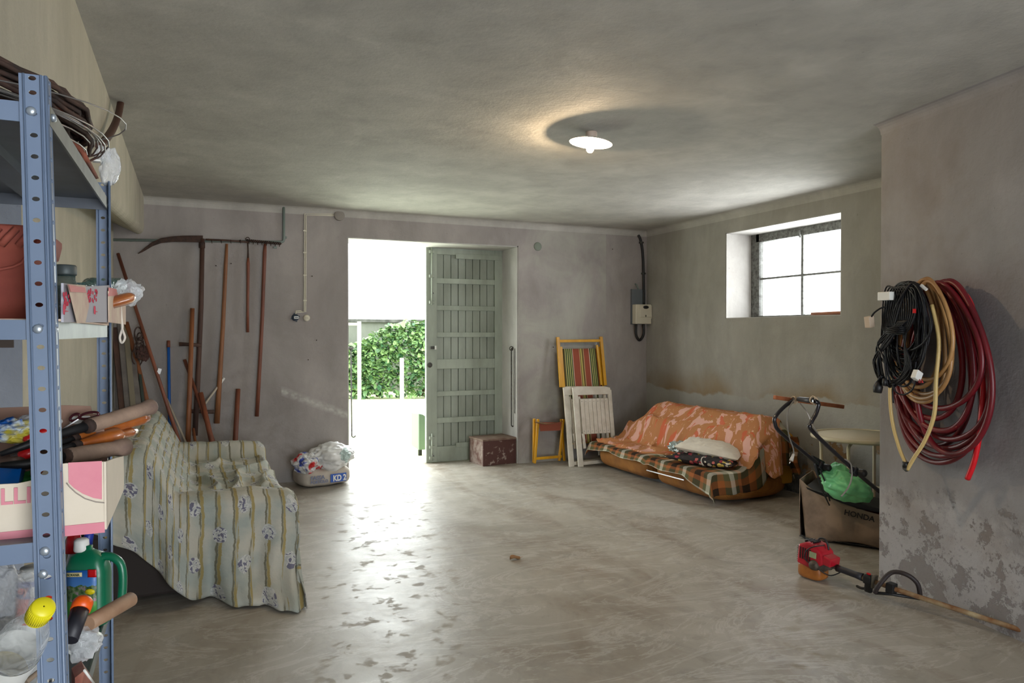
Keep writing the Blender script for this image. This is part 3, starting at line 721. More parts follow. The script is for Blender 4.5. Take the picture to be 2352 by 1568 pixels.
# tools in the crate
def rod(name, lab, cat, pts, rs, m, n=14, group=None):
    o = MB().tube(pts, rs, n).build(name, m); return tag(o, lab, cat, group)
def shear(name, lab, a, b, r, m, prof=None, tang=None, dark=M_black):
    g = thing(name, lab, 'garden shears', V(b))
    d = b-a; prof = prof or ((0, .8), (.03, 1), (.3, 1), (.33, .93), (.36, 1), (.85, 1), (.9, 1.15), (.97, 1.2), (1, 1.0))
    MB().tube([a+d*t for t, k in prof], [r*k for t, k in prof], 16).build('wooden_handle', m, g)
    if tang:
        MB().tube([a+d*.03]+tang, [r*.75]+[r*.6]*(len(tang)-1)+[r*.3], 10).build('metal_shank', dark, g)
        MB().lathe([(r*.95, 0), (r*.98, .004), (r*.9, .012)], 14, a-d.normalized()*.006, d.to_track_quat('Z', 'Y').to_matrix()).build('ferrule', M_rust, g)
    return g
shear('hedge_shears', 'long grey wooden handle of hedge shears, topmost over the crate', W(205, 978, D=1.20), W(350, 933, D=1.36), .0125, M_greywood, tang=[W(160, 990, D=1.18), W(90, 1012, D=1.12), W(0, 1043, D=1.08)])
shear('hedge_shears', 'upper orange brown wooden handle sticking out of the crate', W(172, 1008, D=1.22), W(338, 958, D=1.38), .0100, M_orwood, prof=((0, .8), (.05, 1), (.5, 1), (.9, 1.1), (1, .85)), tang=[W(150, 1014, D=1.2), W(60, 1040, D=1.14)])
shear('wood_chisel', 'bright orange turned handle with a round knob above the crate', W(176, 1022, D=1.19), W(311, 990, D=1.35), .0085, M_orwood, prof=((0, .7), (.2, 1.1), (.45, 1.7), (.62, 1.9), (.7, 1.3), (.74, .9), (.9, 1.0), (1, .7)), tang=[W(150, 1028, D=1.17), W(110, 1040, D=1.15)])
shear('hedge_shears', 'thick grey wooden handle lying lowest across the crate edge', W(150, 1048, D=1.14), W(288, 1026, D=1.27), .0132, M_greywood, prof=((0, .9), (.1, 1), (.15, .92), (.2, 1), (.5, 1.0), (.53, .94), (.56, 1), (.8, .95), (.86, 1.1), (1, 1.2)), tang=[W(120, 1052, D=1.12), W(60, 1066, D=1.1), W(0, 1068, D=1.08)])
M_redp = mat('red_plastic', (190, 18, 24), .35, coat=.3)
g = thing('red_pliers', 'red handled pliers lying in the fruit crate', 'pliers', W(60, 1040, D=1.15))
MB().tube(smooth_path([W(55, 1015, D=1.12), W(78, 1003, D=1.13), W(100, 994, D=1.14), W(125, 988, D=1.15)], 4), [.004]+[.0075]*12, 10).build('handle', M_redp, g)
MB().tube(smooth_path([W(46, 1052, D=1.14), W(64, 1042, D=1.14), W(84, 1034, D=1.15)], 4), .010, 10).build('handle', M_redp, g)
MB().tube([W(46, 1052, D=1.14), W(20, 1060, D=1.13), W(0, 1066, D=1.12)], [.012, .009, .006], 8).build('jaw', M_steel, g)
MB().blob(W(22, 1058, D=1.13), (.028, .02, .009), 8, .3, 2, 3, smooth=True).build('jaw_plate', mat('brown_steel', (110, 88, 78), .5, .3), g)
g = thing('scissors', 'scissors with dark red ring handles at the back of the crate', 'scissors', W(190, 960, D=1.22))
for cxp, cyp, rx, ry in ((172, 958, 11, 7), (205, 954, 22, 7)):
    MB().tube([W(cxp+rx*math.cos(t*PI/10), cyp+ry*math.sin(t*PI/10)-4*math.cos(t*PI/10), D=1.22) for t in range(20)], .0022, 6, True).build('ring_handle', mat('dark_red_plastic', (60, 20, 26), .3), g)
MB().beam(W(180, 962, D=1.22), W(120, 1000, D=1.2), .008, .002).build('blade', M_steel, g)
g = thing('blue_tray', 'bright blue plastic tray inside the fruit crate', 'tray', W(20, 1100, D=1.06))
tp = [W(0, 1070, D=1.10), W(51, 1068, D=1.10), W(42, 1112, D=1.06), W(0, 1114, D=1.06)]
MB().poly(tp, (0, .004, 0)).build('tray_front', mat('bright_blue_plastic', (0, 104, 200), .4), g)
MB().poly([W(51, 1068, D=1.10), W(58, 1070, D=1.14), W(56, 1100, D=1.12), W(42, 1112, D=1.06)], (0, .003, 0)).build('tray_side', mat('deep_blue_plastic', (0, 60, 130), .4), g)
o = MB().blob(W(14, 990, D=1.13), (.042, .028, .018), 3, .4, 3, 4).build('blue_print_bag', None)
n = NT('blue_yellow_print'); n.color(n.ramp(n.noise(n.coord(), 32, 3), [(.40, lin((24, 84, 160))), (.48, lin((190, 200, 204))), (.60, lin((190, 176, 60)))])); n.rough(.4); o.data.materials.append(n.m)
tag(o, 'blue and yellow printed bag crumpled in the fruit crate', 'bag')
o = MB().blob(W(82, 974, D=1.18), (.036, .025, .016), 5, .35, 2, 4, smooth=True).build('clear_pack', M_clear); tag(o, 'clear plastic pack of small parts at the back of the crate', 'pack')
o = MB().tube([W(44, 998, D=1.15), W(96, 990, D=1.18)], .012, 14).build('white_roll', M_white); tag(o, 'short white roll lying between tools in the crate', 'roll')
o = MB().tube([W(-6, 1026, D=1.2)+V((.02*math.cos(t*PI/10), 0, .014*math.sin(t*PI/10))) for t in range(20)], .003, 6, True).build('rubber_ring', M_black); tag(o, 'black rubber ring at the left in the fruit crate', 'ring')
o = MB().blob(W(95, 1085, D=1.12), (.014, .02, .018), 6, .2, 2, 3, smooth=True).build('brown_ball', M_terra); tag(o, 'reddish brown wooden ball behind the crate cutout', 'ball')
o = MB().blob(W(66, 1098, D=1.13), (.02, .02, .012), 6, .3, 2, 3).build('green_cloth', mat('green_cloth', (24, 110, 40), .7)); tag(o, 'small green cloth between blue tray and brown ball', 'cloth')
mb = MB(); mb.b2((-.9, 1.2, 1.224), (-.18, yk-.02, 1.262)); o = mb.build('folded_sacking', M_cb, bev=.01); tag(o, 'folded brown sacking under the tools in the crate', 'sacking')

# lowest visible shelf, z = .89
zs = SZ[3]
M_jug = mat('green_jug_plastic', (6, 108, 74), .35, col2=(6, 96, 66), ns=6, coat=.2)
J = W(212, 1436, Z=zs); J = V((-.197, 1.74, zs)); jk = .80
g = thing('green_jug', 'dark green plastic jug with a garden picture label on the rack', 'jug', J)
def RB(c, dx, dy, z0, z1, tw=0, top=.6, m=None, seg=8):
    "rounded oblong bottle body"
    mb = MB(); N = 28; vs = []; rows = []
    prof = [(.93, 0), (1, .01), (1, .12), (1, .62), (.97, .72), (.85, .80), (top, .88), (.30, .94), (.2, .96), (.2, 1)]
    R = Matrix.Rotation(tw, 3, 'Z')
    for k, t in prof:
        for i in range(N):
            a = 2*PI*i/N; p = V((math.copysign(abs(math.cos(a))**.55, math.cos(a))*dx*k, math.copysign(abs(math.sin(a))**.55, math.sin(a))*dy*k, z0+(z1-z0)*t)); vs.append(R @ p+V(c))
    fs = [(i*N+k, i*N+(k+1) % N, (i+1)*N+(k+1) % N, (i+1)*N+k) for i in range(len(prof)-1) for k in range(N)]+[tuple(range(N))[::-1], tuple((len(prof)-1)*N+k for k in range(N))]
    return mb.add(vs, fs, True)
tw = -.35
ja = Matrix.Rotation(tw, 3, 'Z')
RB((J.x-.004, J.y, zs), .052*jk, .036*jk, 0, .205*jk, tw, .75).build('jug_body', M_jug, g)
hl = lambda x, y, z: V((J.x, J.y, zs)) + ja @ V((x, y, z))*jk
MB().tube(smooth_path([hl(.030, 0, .175), hl(.056, .0, .172), hl(.078, .0, .150), hl(.082, .0, .10), hl(.074, .0, .045), hl(.045, 0, .03)], 5), .0085, 10).build('jug_handle', M_jug, g)
MB().lathe([(.014, 0), (.015, .003), (.014, .022), (.010, .026)], 18, hl(-.022, 0, .190)).build('jug_cap', M_white, g)
# label on the front face
n = NT('garden_picture_label'); U = n.sep(n.coord('UV')); 
sky_ = n.mix(U[1], lin((120, 170, 210)), lin((30, 92, 170)))
land = n.ramp(n.noise(n.coord('UV'), 9, 4), [(.4, lin((40, 70, 34))), (.55, lin((96, 120, 76))), (.66, lin((150, 120, 140)))])
gr = n.mix(n.math('GREATER_THAN', U[1], .33), lin((70, 140, 60)), land); n.color(n.mix(n.math('GREATER_THAN', n.math('ADD', U[1], n.math('MULTIPLY', n.noise(n.coord('UV'), 5), .15)), .74), gr, sky_)); n.rough(.35)
def lb(x0, x1, z0, z1, dy, m, nm, rnd=None):
    mb = MB(); mb.grid(lambda u, v: hl(x0+(x1-x0)*u, -dy, z0+(z1-z0)*v), 4, 4); return mb.build(nm, m, g, solid=.0005)
lb(-.042, .034, .030, .150, .0380, n.m, 'picture_label'); lb(.012, .034, .132, .152, .0386, M_redp, 'label_corner')
lb(-.040, -.002, .134, .145, .0388, mat('label_cream', (220, 206, 150), .5), 'name_plate')
text('label_lettering', 'FIORANIA', .0066, mat('label_dark', (30, 60, 30), .5), g, hl(-.039, -.0398, .1365), ja @ V((1, 0, 0)), (0, 0, 1), .0002, bold=.0001, sx=.85)
mb = MB(); mb.lathe([(.001, .0), (.010, 0), (.010, .0008), (.001, .0008)], 20, hl(.018, -.0392, .095), ja @ Matrix.Rotation(PI/2, 3, 'X') @ Matrix.Diagonal((1, .6, 1))); mb.build('label_badge', mat('badge_yellow', (226, 206, 20), .5), g)
g = thing('spray_bottle', 'red and blue topped spray bottle behind the green jug', 'bottle', W(190, 1300, D=1.78))
q = V((-.232, 1.81, 0)); MB().lathe([(.001, 0), (.022, 0), (.023, .01), (.023, .10), (.014, .13), (.012, .14)], 20, (q.x, q.y, zs)).build('bottle_body', M_white, g)
q1 = V((-.236, 1.81, zs+.165)); MB().tube([q1+V((0, 0, -.03)), q1+V((0, 0, .015))], [.018, .012], 14).build('red_top', M_redp, g); q1 = V((-.205, 1.82, zs+.168))
MB().tube([q1+V((-.01, 0, -.035)), q1+V((0, 0, .014))], [.012, .008], 12).build('blue_trigger', mat('royal_blue_plastic', (34, 56, 150), .4), g)
g = thing('white_canister', 'white round canister with a blue lettered label on the bottom shelf', 'canister', W(88, 1400, D=1.32))
q = W(84, 1400, D=1.27); q = V((q.x, q.y, zs)); rr_ = .030; zc_ = W(84, 1300, D=1.27).z-zs
MB().lathe([(.001, 0), (rr_, 0), (rr_, zc_-.06), (rr_*.97, zc_-.03), (rr_*.85, zc_-.008), (rr_*.8, zc_), (.001, zc_)], 32, q).build('canister_body', M_white, g)
z1_ = W(84, 1336, D=1.24).z; z2_ = W(84, 1376, D=1.24).z
MB().lathe([(rr_+.0006, z2_-.0), (rr_+.0006, z1_)], 32, (q.x, q.y, 0), cap=False).build('blue_label', mat('label_blue', (22, 44, 140), .45), g)
MB().lathe([(rr_+.0007, z2_-.045), (rr_+.0007, z2_)], 32, (q.x, q.y, 0), cap=False).build('red_band', mat('label_orange_red', (214, 62, 30), .45), g)
dv = (V((0, 0, 0))-V((q.x, q.y, 0))).normalized(); rt_ = V((-dv.y, dv.x, 0)); ft = V((q.x, q.y, 0))+dv*(rr_+.002)
text('label_lettering', 'ey', .021, mat('label_orange_red', (0, 0, 0)), g, ft+rt_*-.027+V((0, 0, z1_-.020))-dv*.010, rt_+dv*.55, (0, 0, 1), .0004, bold=.0004, sx=.9)
text('label_lettering', 'gum', .023, M_white, g, ft+rt_*-.010+V((0, 0, z1_-.020)), rt_, (0, 0, 1), .0004, bold=.0004, sx=.85)
g = thing('plastic_bottle', 'clear plastic bottle with a bright yellow cap at the rack front', 'bottle', W(30, 1540, D=.97))
a_, b_ = W(-30, 1600, D=.99), W(101, 1392, D=.87); d_ = b_-a_; L_ = d_.length; M_ = d_.to_track_quat('Z', 'Y').to_matrix()
M_pet = clear_plastic('pet_plastic', (225, 228, 226), .06, .05)
MB().lathe([(.001, 0), (.027, 0), (.030, .01), (.030, L_*.5), (.030, L_*.58), (.027, L_*.70), (.018, L_*.82), (.011, L_*.88), (.011, L_*.9)], 32, a_, M_).build('bottle_body', M_pet, g)
MB().lathe([(.0135, L_*.89), (.0138, L_*.90), (.0134, L_*.99), (.012, L_*1.0), (.001, L_*1.0)], 32, a_, M_, cap=False).build('yellow_cap', mat('yellow_cap_plastic', (218, 206, 22), .4), g)
mb = MB()
for k in range(36):
    an = 2*PI*k/36; p0 = a_+M_ @ V((.0137*math.cos(an), .0137*math.sin(an), L_*.905)); p1 = a_+M_ @ V((.0135*math.cos(an), .0135*math.sin(an), L_*.985)); mb.tube([p0, p1], .0006, 4)
mb.build('cap_ribs', mat('yellow_cap_plastic', (0, 0, 0)), g, kind='stuff')
MB().lathe([(.0306, L_*.28), (.0306, L_*.52)], 32, a_, M_, cap=False).build('white_label', M_white, g)
MB().lathe([(.0305, L_*.05), (.0305, L_*.28)], 32, a_, M_, cap=False).build('yellow_label', mat('label_yellow', (206, 180, 30), .5), g)
q = a_+M_ @ V((0, 0, L_*.20)); vd = (V((0, 0, 1.5))-q); vd = vd - (M_ @ V((0, 0, 1)))*vd.dot(M_ @ V((0, 0, 1))); vd.normalize(); tx = (M_ @ V((0, 0, 1))).cross(vd)*1
text('label_lettering', 'action instantanee', .0065, mat('label_dark2', (50, 60, 30), .5), g, q+vd*.0312-tx*.024, tx, M_ @ V((0, 0, 1)), .0002)
o = MB().blob(W(-2, 1385, D=1.10), (.045, .035, .060), 21, .3, 1.8, 5, smooth=True).build('plastic_bag', M_clear); tag(o, 'crumpled clear plastic bag beside the yellow capped bottle', 'plastic bag')
o = MB().blob(W(192, 1475, D=1.22), (.028, .03, .026), 23, .35, 1.8, 4, smooth=True).build('plastic_bag', M_clear); tag(o, 'crumpled clear plastic bag below the wooden handle on the rack', 'plastic bag')
g = thing('tool_handle', 'pale round wooden tool handle sticking out over the bottom shelf edge', 'dowel', W(200, 1430, D=1.3))  # handle of a tool whose head is not built
a_, b_ = W(202, 1432, D=1.22), W(302, 1375, D=1.34)
MB().tube([a_, a_+(b_-a_)*.4, b_-(b_-a_)*.02, b_], [.0125, .0135, .0135, .012], 16).build('rod', mat('pale_handle_wood', (166, 134, 106), .6, col2=(140, 108, 84), ns=16, mul=(.3, 1, 1)), g)
g = thing('utility_knife', 'black handled tool with orange end cap beside the green jug', 'tool', W(175, 1440, D=1.2))
a_, b_ = W(160, 1470, D=1.16), W(184, 1402, D=1.2)
MB().tube([a_, b_], [.0125, .014], 12).build('handle', mat('dark_grey_plastic', (36, 36, 44), .5), g)
d_ = (b_-a_).normalized(); MB().tube([b_, b_+d_*.016, b_+d_*.022], [.0155, .016, .012], 14).build('end_cap', mat('orange_plastic', (226, 88, 16), .35), g); MB().tube([b_+d_*.022, b_+d_*.0225], .004, 10).build('hole', M_black, g)
mb = MB(); mb.poly([W(176, 1376, D=1.35), W(188, 1372, D=1.36), W(205, 1440, D=1.3), W(194, 1446, D=1.3)], (0, .006, 0)); mb.poly([W(166, 1366, D=1.4), W(182, 1374, D=1.38), W(178, 1400, D=1.35), W(166, 1396, D=1.35)], (0, .01, 0))
o = mb.build('green_trowel', mat('bright_green_plastic', (60, 150, 40), .4)); tag(o, 'bright green plastic hand tool in front of the green jug', 'tool')
M_brl = mat('brown_red_pack', (120, 62, 52), .6, col2=(150, 100, 84), ns=30)
g = thing('seed_packet', 'brown red printed packet standing low behind the front rack post', 'packet', W(190, 1560, D=1.2))
q = [W(172, 1556, D=1.15), W(195, 1538, D=1.17), W(218, 1572, D=1.22), W(172, 1640, D=1.15)]; MB().poly(q, (-.01, .04, 0)).build('packet_body', M_brl, g)
MB().tube([W(194, 1539, D=1.165), W(216, 1570, D=1.215)], .0022, 5).build('torn_edge', M_white, g)
mb = MB()
g = thing('wire_basket', 'white wire handled basket behind the yellow capped bottle', 'basket', W(105, 1560, D=1.1))
for k in range(4):
    MB().tube(smooth_path([W(84+k*12, 1580, D=1.08), W(90+k*11, 1545, D=1.09), W(104+k*8, 1520, D=1.1)], 4), .0016, 6).build('wire', M_white, g)
MB().tube(smooth_path([W(60, 1566, D=1.07), W(92, 1540, D=1.09), W(116, 1524, D=1.1)], 4), .004, 8).build('rim', mat('beige_cane', (170, 150, 130), .6), g)
# ---------------------------------------------------------------- tools on the back wall
def B(px, py, n=.03): return W(px, py, Y=YB-n)
g = thing('conduit_pipe', 'grey green conduit pipe running along the back wall and up to the ceiling', 'pipe', B(460, 552, .02))
a = B(270, 551, .02); a.x = XL+.0; b = B(652, 556, .02)
MB().tube(smooth_path([a, b-V((.03, 0, 0))], 1)+smooth_path([b-V((.02, 0, -.002)), b-V((.006, 0, -.01)), b+V((0, 0, .03))], 3)+[V((b.x, b.y, HT))], .013, 10).build('tube', M_conduit, g)
for p in (B(655, 545, .012), B(632, 568, .012), B(300, 552, .012)): MB().box(p, (.03, .02, .02)).build('clip', M_conduit, g)
def tl(name, lab, pts, r, m, cat='tool'): return rod(name, lab, cat, pts, r, m, 10)
# scythe
g = thing('scythe', 'old scythe with curved dark blade and dark snath hanging on the pipe', 'scythe', B(440, 1000, .06))
MB().tube([B(465, 548, .06), B(462, 700, .06), B(455, 860, .08), B(448, 1000, .12)], [.020, .022, .023, .024], 12).build('snath', M_darkwood, g)
zz = [(466, 542, 15), (445, 542, 14), (420, 542.5, 13), (395, 544, 11.5), (370, 548, 10), (350, 557, 8.5), (336, 567, 7), (326, 575, 4.5), (317, 582, 1)]
pt = [B(x, y+h*.0, .075) for x, y, h in zz]; top = []; bot = []
for x, y, h in zz: top.append(B(x, y, .075)); bot.append(B(x, y+h, .070))
MB().poly(top+bot[::-1], (0, .003, 0)).build('blade', M_rust, g); MB().tube(top, [.006]*6+[.004, .003, .002], 6).build('blade_spine', M_rust, g)
MB().lathe([(.028, 0), (.028, .05), (.024, .055)], 12, B(464, 562, .06)-V((0, 0, .03))).build('clamp_ring', M_rust, g)
for a, b in (((412, 790), (462, 793)), ((432, 944), (492, 946))):
    MB().tube([B(a[0], a[1], .09), B((a[0]+b[0])/2, a[1]+1, .09), B(b[0], b[1], .09)], [.020, .016, .018], 10).build('grip', M_darkwood, g)
# hay rake
g = thing('hay_rake', 'long wooden rake hanging by its toothed bar beside the scythe', 'rake', B(497, 970, .06))
MB().tube([B(521, 560, .05), B(519, 600, .05), B(512, 750, .05), B(504, 880, .06), B(498, 972, .07)], [.012, .017, .019, .022, .026], 12).build('handle', mat('ash_handle', (150, 100, 62), .6, col2=(116, 74, 46), ns=9, mul=(1, 1, .2)), g)
MB().tube([B(472, 550, .055), B(520, 552, .055), B(572, 556, .055)], .009, 8).build('head_bar', M_darkwood, g)
for x in (486, 508, 530, 552): MB().tube([B(x, 551, .055), B(x+1, 559, .085)], [.005, .002], 6).build('tooth', M_rust, g)
g = thing('iron_rake', 'long brown handled rake with twisted iron bar, rightmost on the wall', 'rake', B(590, 955, .06))
MB().tube([B(609, 560, .05), B(608, 580, .05), B(602, 740, .05), B(595, 870, .06), B(590, 956, .06)], [.013, .018, .017, .018, .019], 12).build('handle', M_redwood, g)
tw_ = MB()
for k in range(2): tw_.tube([B(566+80*t/60, 552+7.5*t/60, .055)+V((0, .010*math.cos(t*.9+k*PI), .010*math.sin(t*.9+k*PI))) for t in range(61)], .0055, 6)
tw_.build('twisted_bar', M_rust, g)
for k in range(8): MB().tube([B(572+k*10, 554+k*.9, .055), B(572+k*10, 560+k*.9, .09)], [.005, .003], 6).build('tooth', M_rust, g)
g = thing('hoe', 'short thin hanging tool with long metal tang between the rakes', 'hoe', B(569, 762, .05))
MB().tube([B(570, 592, .045), B(570, 604, .045), B(569, 700, .045), B(569, 763, .045)], [.010, .016, .013, .014], 10).build('handle', M_redwood, g)
MB().tube([B(569, 553, .045), B(570, 575, .045), B(570, 594, .045)], [.006, .006, .010], 8).build('tang', M_rust, g)
MB().tube([B(569, 553, .045)+V((.018*math.cos(t*PI/8), 0, .018*math.sin(t*PI/8)+.016)) for t in range(16)], .004, 6, True).build('hook_ring', M_rust, g)
# leaning tools (feet on the floor behind the sofa)
def lean(name, lab, top, bot, n0, n1, r, m, cat='handle', extra=None):
    a = B(top[0], top[1], n0); b = B(bot[0], bot[1], n1); d = b-a; t = (a.z-.02)/(-d.z); end = a+d*t
    g = thing(name, lab, cat, (end.x, end.y, 0)); rr = r if isinstance(r, list) else [r, r]
    MB().tube([a, a+V((d.x, d.y, d.z))*t*.5, end], [rr[0], (rr[0]+rr[1])/2, rr[1]], 10).build('shaft', m, g); return g, a, end
g, a, e = lean('shovel', 'orange brown wooden handle leaning against the scythe pole', (442, 708), (432, 1004), .10, .22, [.020, .026], M_wood, 'shovel')
MB().poly([e+V((-.1, 0, .0)), e+V((.1, 0, .0)), e+V((.09, .0, .22)), e+V((-.09, 0, .22))], (0, .006, 0)).build('blade', M_rust, g)
g, a, e = lean('broom', 'broom with bright blue handle leaning on the back wall', (387, 782), (390, 1000), .04, .16, .014, mat('blue_broom_handle', (20, 88, 170), .4), 'broom')
MB().tube([a, a+(e-a)*.045], .0155, 10).build('wooden_tip', M_redwood, g); MB().b2(e+V((-.14, -.03, -.0)), e+V((.14, .03, .10))).build('brush', M_black, g)
g, a, e = lean('pitchfork', 'long reddish brown pole leaning steeply from the left corner', (271, 582), (384, 930), .03, .30, [.015, .017], M_redwood, 'pole')
q = B(366, 852, .24); MB().box(q, (.03, .03, .05), Matrix.Rotation(.3, 3, 'Y')).build('joint_clip', M_steel, g)
g, a, e = lean('wooden_pole', 'thick orange brown pole leaning in the left corner', (290, 740), (338, 925), .05, .2, [.022, .025], M_wood, 'pole')
g, a, e = lean('thin_stick', 'pale thin stick leaning behind the blue broom', (383, 915), (422, 1005), .12, .24, .010, mat('pale_stick', (178, 168, 150), .7), 'stick')
g, a, e = lean('dark_stick', 'dark brown handle leaning right behind the scythe', (424, 826), (486, 1002), .03, .30, [.015, .020], M_redwood, 'handle')
g, a, e = lean('thick_stick', 'thick short reddish handle leaning left of the hay rake', (461, 902), (484, 1004), .18, .34, [.022, .026], M_redwood, 'handle')
g, a, e = lean('square_stick', 'flat topped reddish brown handle standing alone right of the hay rake', (547, 893), (541, 1000), .06, .14, [.022, .027], M_redwood, 'handle')
g, a, e = lean('short_stick', 'short wooden stick end beside the orange brown shovel handle', (444, 984), (447, 1005), .30, .36, .013, M_wood, 'stick')
g = thing('white_cane', 'thin whitish cane crossing behind the hanging rake handle', 'cane', B(465, 935, .1))
MB().tube([B(515, 868, .03), B(466, 934, .14)], .010, 8).build('cane_shaft', mat('pale_stick', (0, 0, 0)), g); MB().tube([B(515, 868, .03), B(505, 882, .05)], .012, 8).build('cane_tip', M_white, g)
for k, (x, yt, m, lab) in enumerate(((262, 752, M_darkwood, 'dark wooden board, leftmost of the planks behind the rack'), (275, 742, mat('grey_plank', (110, 104, 98), .8, col2=(90, 84, 80), ns=8), 'grey plank second from left in the corner'), (288, 745, mat('olive_plank', (116, 108, 90), .8), 'olive grey plank third from left in the corner'), (301, 775, mat('grey_plank', (0, 0, 0)), 'grey plank leaning under the orange brown pole'), (314, 800, mat('dark_green_pole', (44, 56, 48), .6), 'dark green pole, rightmost of the corner planks'))):
    a = B(x, yt, .05); b = B(x+22, 985, .38); d = b-a; t = (a.z-.0)/(-d.z); e = a+d*t
    o = MB().beam(a, e, .045 if k != 4 else .025, .02).build('leaning_plank', m, bev=.003); tag(o, lab, 'plank')
g = thing('twine_bundle', 'tangled dark bundle of twine and rags hanging on a corner pole', 'bundle', B(326, 810, .16))
mb = MB()
for k in range(9):
    c0 = B(323+random.uniform(-7, 7), 800+random.uniform(-38, 28), .16); r = random.uniform(.04, .09)
    mb.tube([c0+V((r*.5*math.cos(t*PI/8+k), .03*math.sin(t*PI/4), r*math.sin(t*PI/8+k))) for t in range(16)], .006, 5, True)
mb.build('twine', mat('dark_twine', (74, 58, 52), .9), g); MB().blob(B(328, 812, .16), (.05, .04, .06), 31, .7, 3, 4).build('rag', mat('brown_rag', (84, 58, 52), .9), g)
# electric bits on the back wall
g = thing('light_switch', 'small dark blue switch with white rocker on the back wall', 'switch', B(678, 728, 0))
q = B(678, 729, 0); MB().lathe([(.001, -.001), (.036, -.001), (.036, .014), (.030, .024), (.001, .026)], 20, q, Matrix.Rotation(PI/2, 3, 'X')).build('switch_body', mat('dark_blue_metal', (42, 54, 68), .5), g)
MB().box(q+V((.008, -.027, 0)), (.044, .006, .024)).build('rocker_frame', M_white, g, bev=.002); MB().box(q+V((.008, -.031, 0)), (.034, .004, .008)).build('rocker', mat('dark_blue_metal', (0, 0, 0)), g)
for a in range(4): MB().box(q+V((.040*math.cos(a*PI/2+.3), -.006, .040*math.sin(a*PI/2+.3))), (.012, .012, .012)).build('lug', mat('dark_blue_metal', (0, 0, 0)), g)
g = thing('wall_socket', 'cream round wall socket right of the blue switch', 'socket', B(704, 729, 0))
q = B(704, 730, 0); MB().lathe([(.001, -.001), (.034, -.001), (.034, .010), (.026, .022), (.001, .023)], 20, q, Matrix.Rotation(PI/2, 3, 'X')).build('socket_body', M_cream, g)
for dx in (-.008, .008): MB().lathe([(.003, .0225), (.003, .0235)], 8, q+V((dx, 0, 0)), Matrix.Rotation(PI/2, 3, 'X')).build('pin_hole', M_black, g)
g = thing('cable_trunking', 'cream cable run from junction box down the back wall', 'cable', B(703, 600, 0))
for off in (0, .014): MB().tube([B(768, 495, .008)+V((0, 0, off)), B(703, 494, .008)+V((-off, 0, off)), B(702, 716, .008)+V((-off, 0, 0)), B(690, 717, .008)+V((0, 0, off)), B(680, 717, .008)+V((0, 0, off)), B(679, 722, .008)], .006, 6).build('cable_strand', M_cream, g)
for y in (530, 580, 632, 690): MB().box(B(702, y, .01)+V((-.007, 0, 0)), (.034, .012, .012)).build('cable_clip', M_cream, g)
q = B(779, 495, 0); o = MB().lathe([(.001, -.001), (.054, -.001), (.054, .018), (.046, .024), (.001, .024)], 24, q, Matrix.Rotation(PI/2, 3, 'X')).build('junction_box', mat('grey_box', (132, 126, 118), .7)); tag(o, 'round grey junction box high on the back wall left of the doorway', 'junction box')
q = B(1235, 566, 0); o = MB().lathe([(.001, -.001), (.05, -.001), (.05, .004), (.04, .012), (.001, .012)], 20, q, Matrix.Rotation(PI/2, 3, 'X')).build('round_plug', mat('grey_green_cap', (122, 130, 118), .8)); tag(o, 'round greenish cap high on the back wall right of the doorway', 'cap')
for x, y, lb in ((496, 610, 'between the scythe and the hay rake'), (531, 605, 'just right of the hay rake handle'), (717, 634, 'right of the cable run'), (727, 781, 'below right of the round socket'), (708, 826, 'lowest, below the round socket'), (1407, 572, 'high up between doorway and meter'), (1271, 797, 'just left of the yellow deck chair'), (449, 966, 'low between the scythe grips')):
    o = MB().tube([B(x, y, -.005), B(x, y, .03)], .006, 6).build('wall_nail', M_rust); tag(o, 'small rusty nail in the back wall, '+lb, 'nail', 'nails in the back wall')
# hook rods at the doorway
for lab, x, nY, y0, y1, sgn in (('long thin iron door hook hanging at the left doorway jamb', 806, YB+.53, 799, 1000, 1), ('long thin iron door hook hanging on the right door reveal', 1179, YB+.12, 800, 975, -1)):
    a = W(x, y0, Y=nY); b = W(x+2*sgn, y1, Y=nY)
    if sgn < 0: a.x = b.x = DX1-.035
    g = thing('door_hook', lab, 'hook', a); 
    MB().tube([a, b]+[b+V((.02*(1-math.cos(t*PI/6)), 0, -.02*math.sin(t*PI/6))) for t in range(1, 7)], .0075, 8).build('rod', M_iron, g)
    MB().tube([a+V((.022*math.cos(t*PI/7), 0, .022*math.sin(t*PI/7))) for t in range(14)], .006, 6, True).build('eye', M_iron, g)
    MB().tube([V((DX0-.02, YB+.49, a.z)) if sgn > 0 else a, a+V((.035, 0, 0))], .009, 8).build('pin', M_iron, g)
a = V((DX1-.02, YB+.06, W(1186, 800, Y=YB+.06).z)); 
o = MB().tube([a, a-V((0, 0, .75))], .004, 6).build('hanging_wire', M_iron); tag(o, 'thin wire hanging beside the hook on the right reveal', 'wire')
# ---- electric meter
g = thing('electric_meter', 'cream electric meter on a grey backboard in the room corner', 'meter', B(1467, 745, 0))
def bb(x0, y0, x1, y1, n0, n1):
    p = B(x0, y0, n0); q = B(x1, y1, n0); return V((p.x, YB-n1, q.z)), V((q.x, YB-n0, p.z))
MB().b2(*bb(1448, 664, 1479, 745, .0, .035)).build('backboard', mat('slate_grey_board', (98, 104, 108), .6), g, bev=.003)
lo_, hi_ = bb(1452, 699, 1487, 744, .035, .12)
MB().b2(lo_, hi_).build('meter_case', M_cream, g, bev=.008)
MB().b2((lo_.x+.05, YB-.128, hi_.z-.16), (hi_.x+.006, YB-.10, hi_.z-.01)).build('display_hood', M_cream, g, bev=.01)
MB().lathe([(.001, 0), (.04, 0), (.04, .005), (.001, .005)], 20, ((lo_.x+hi_.x)/2+.025, YB-.128, hi_.z-.035), Matrix.Rotation(PI/2, 3, 'X') @ Matrix.Diagonal((1, .5, 1))).build('display', M_black, g)
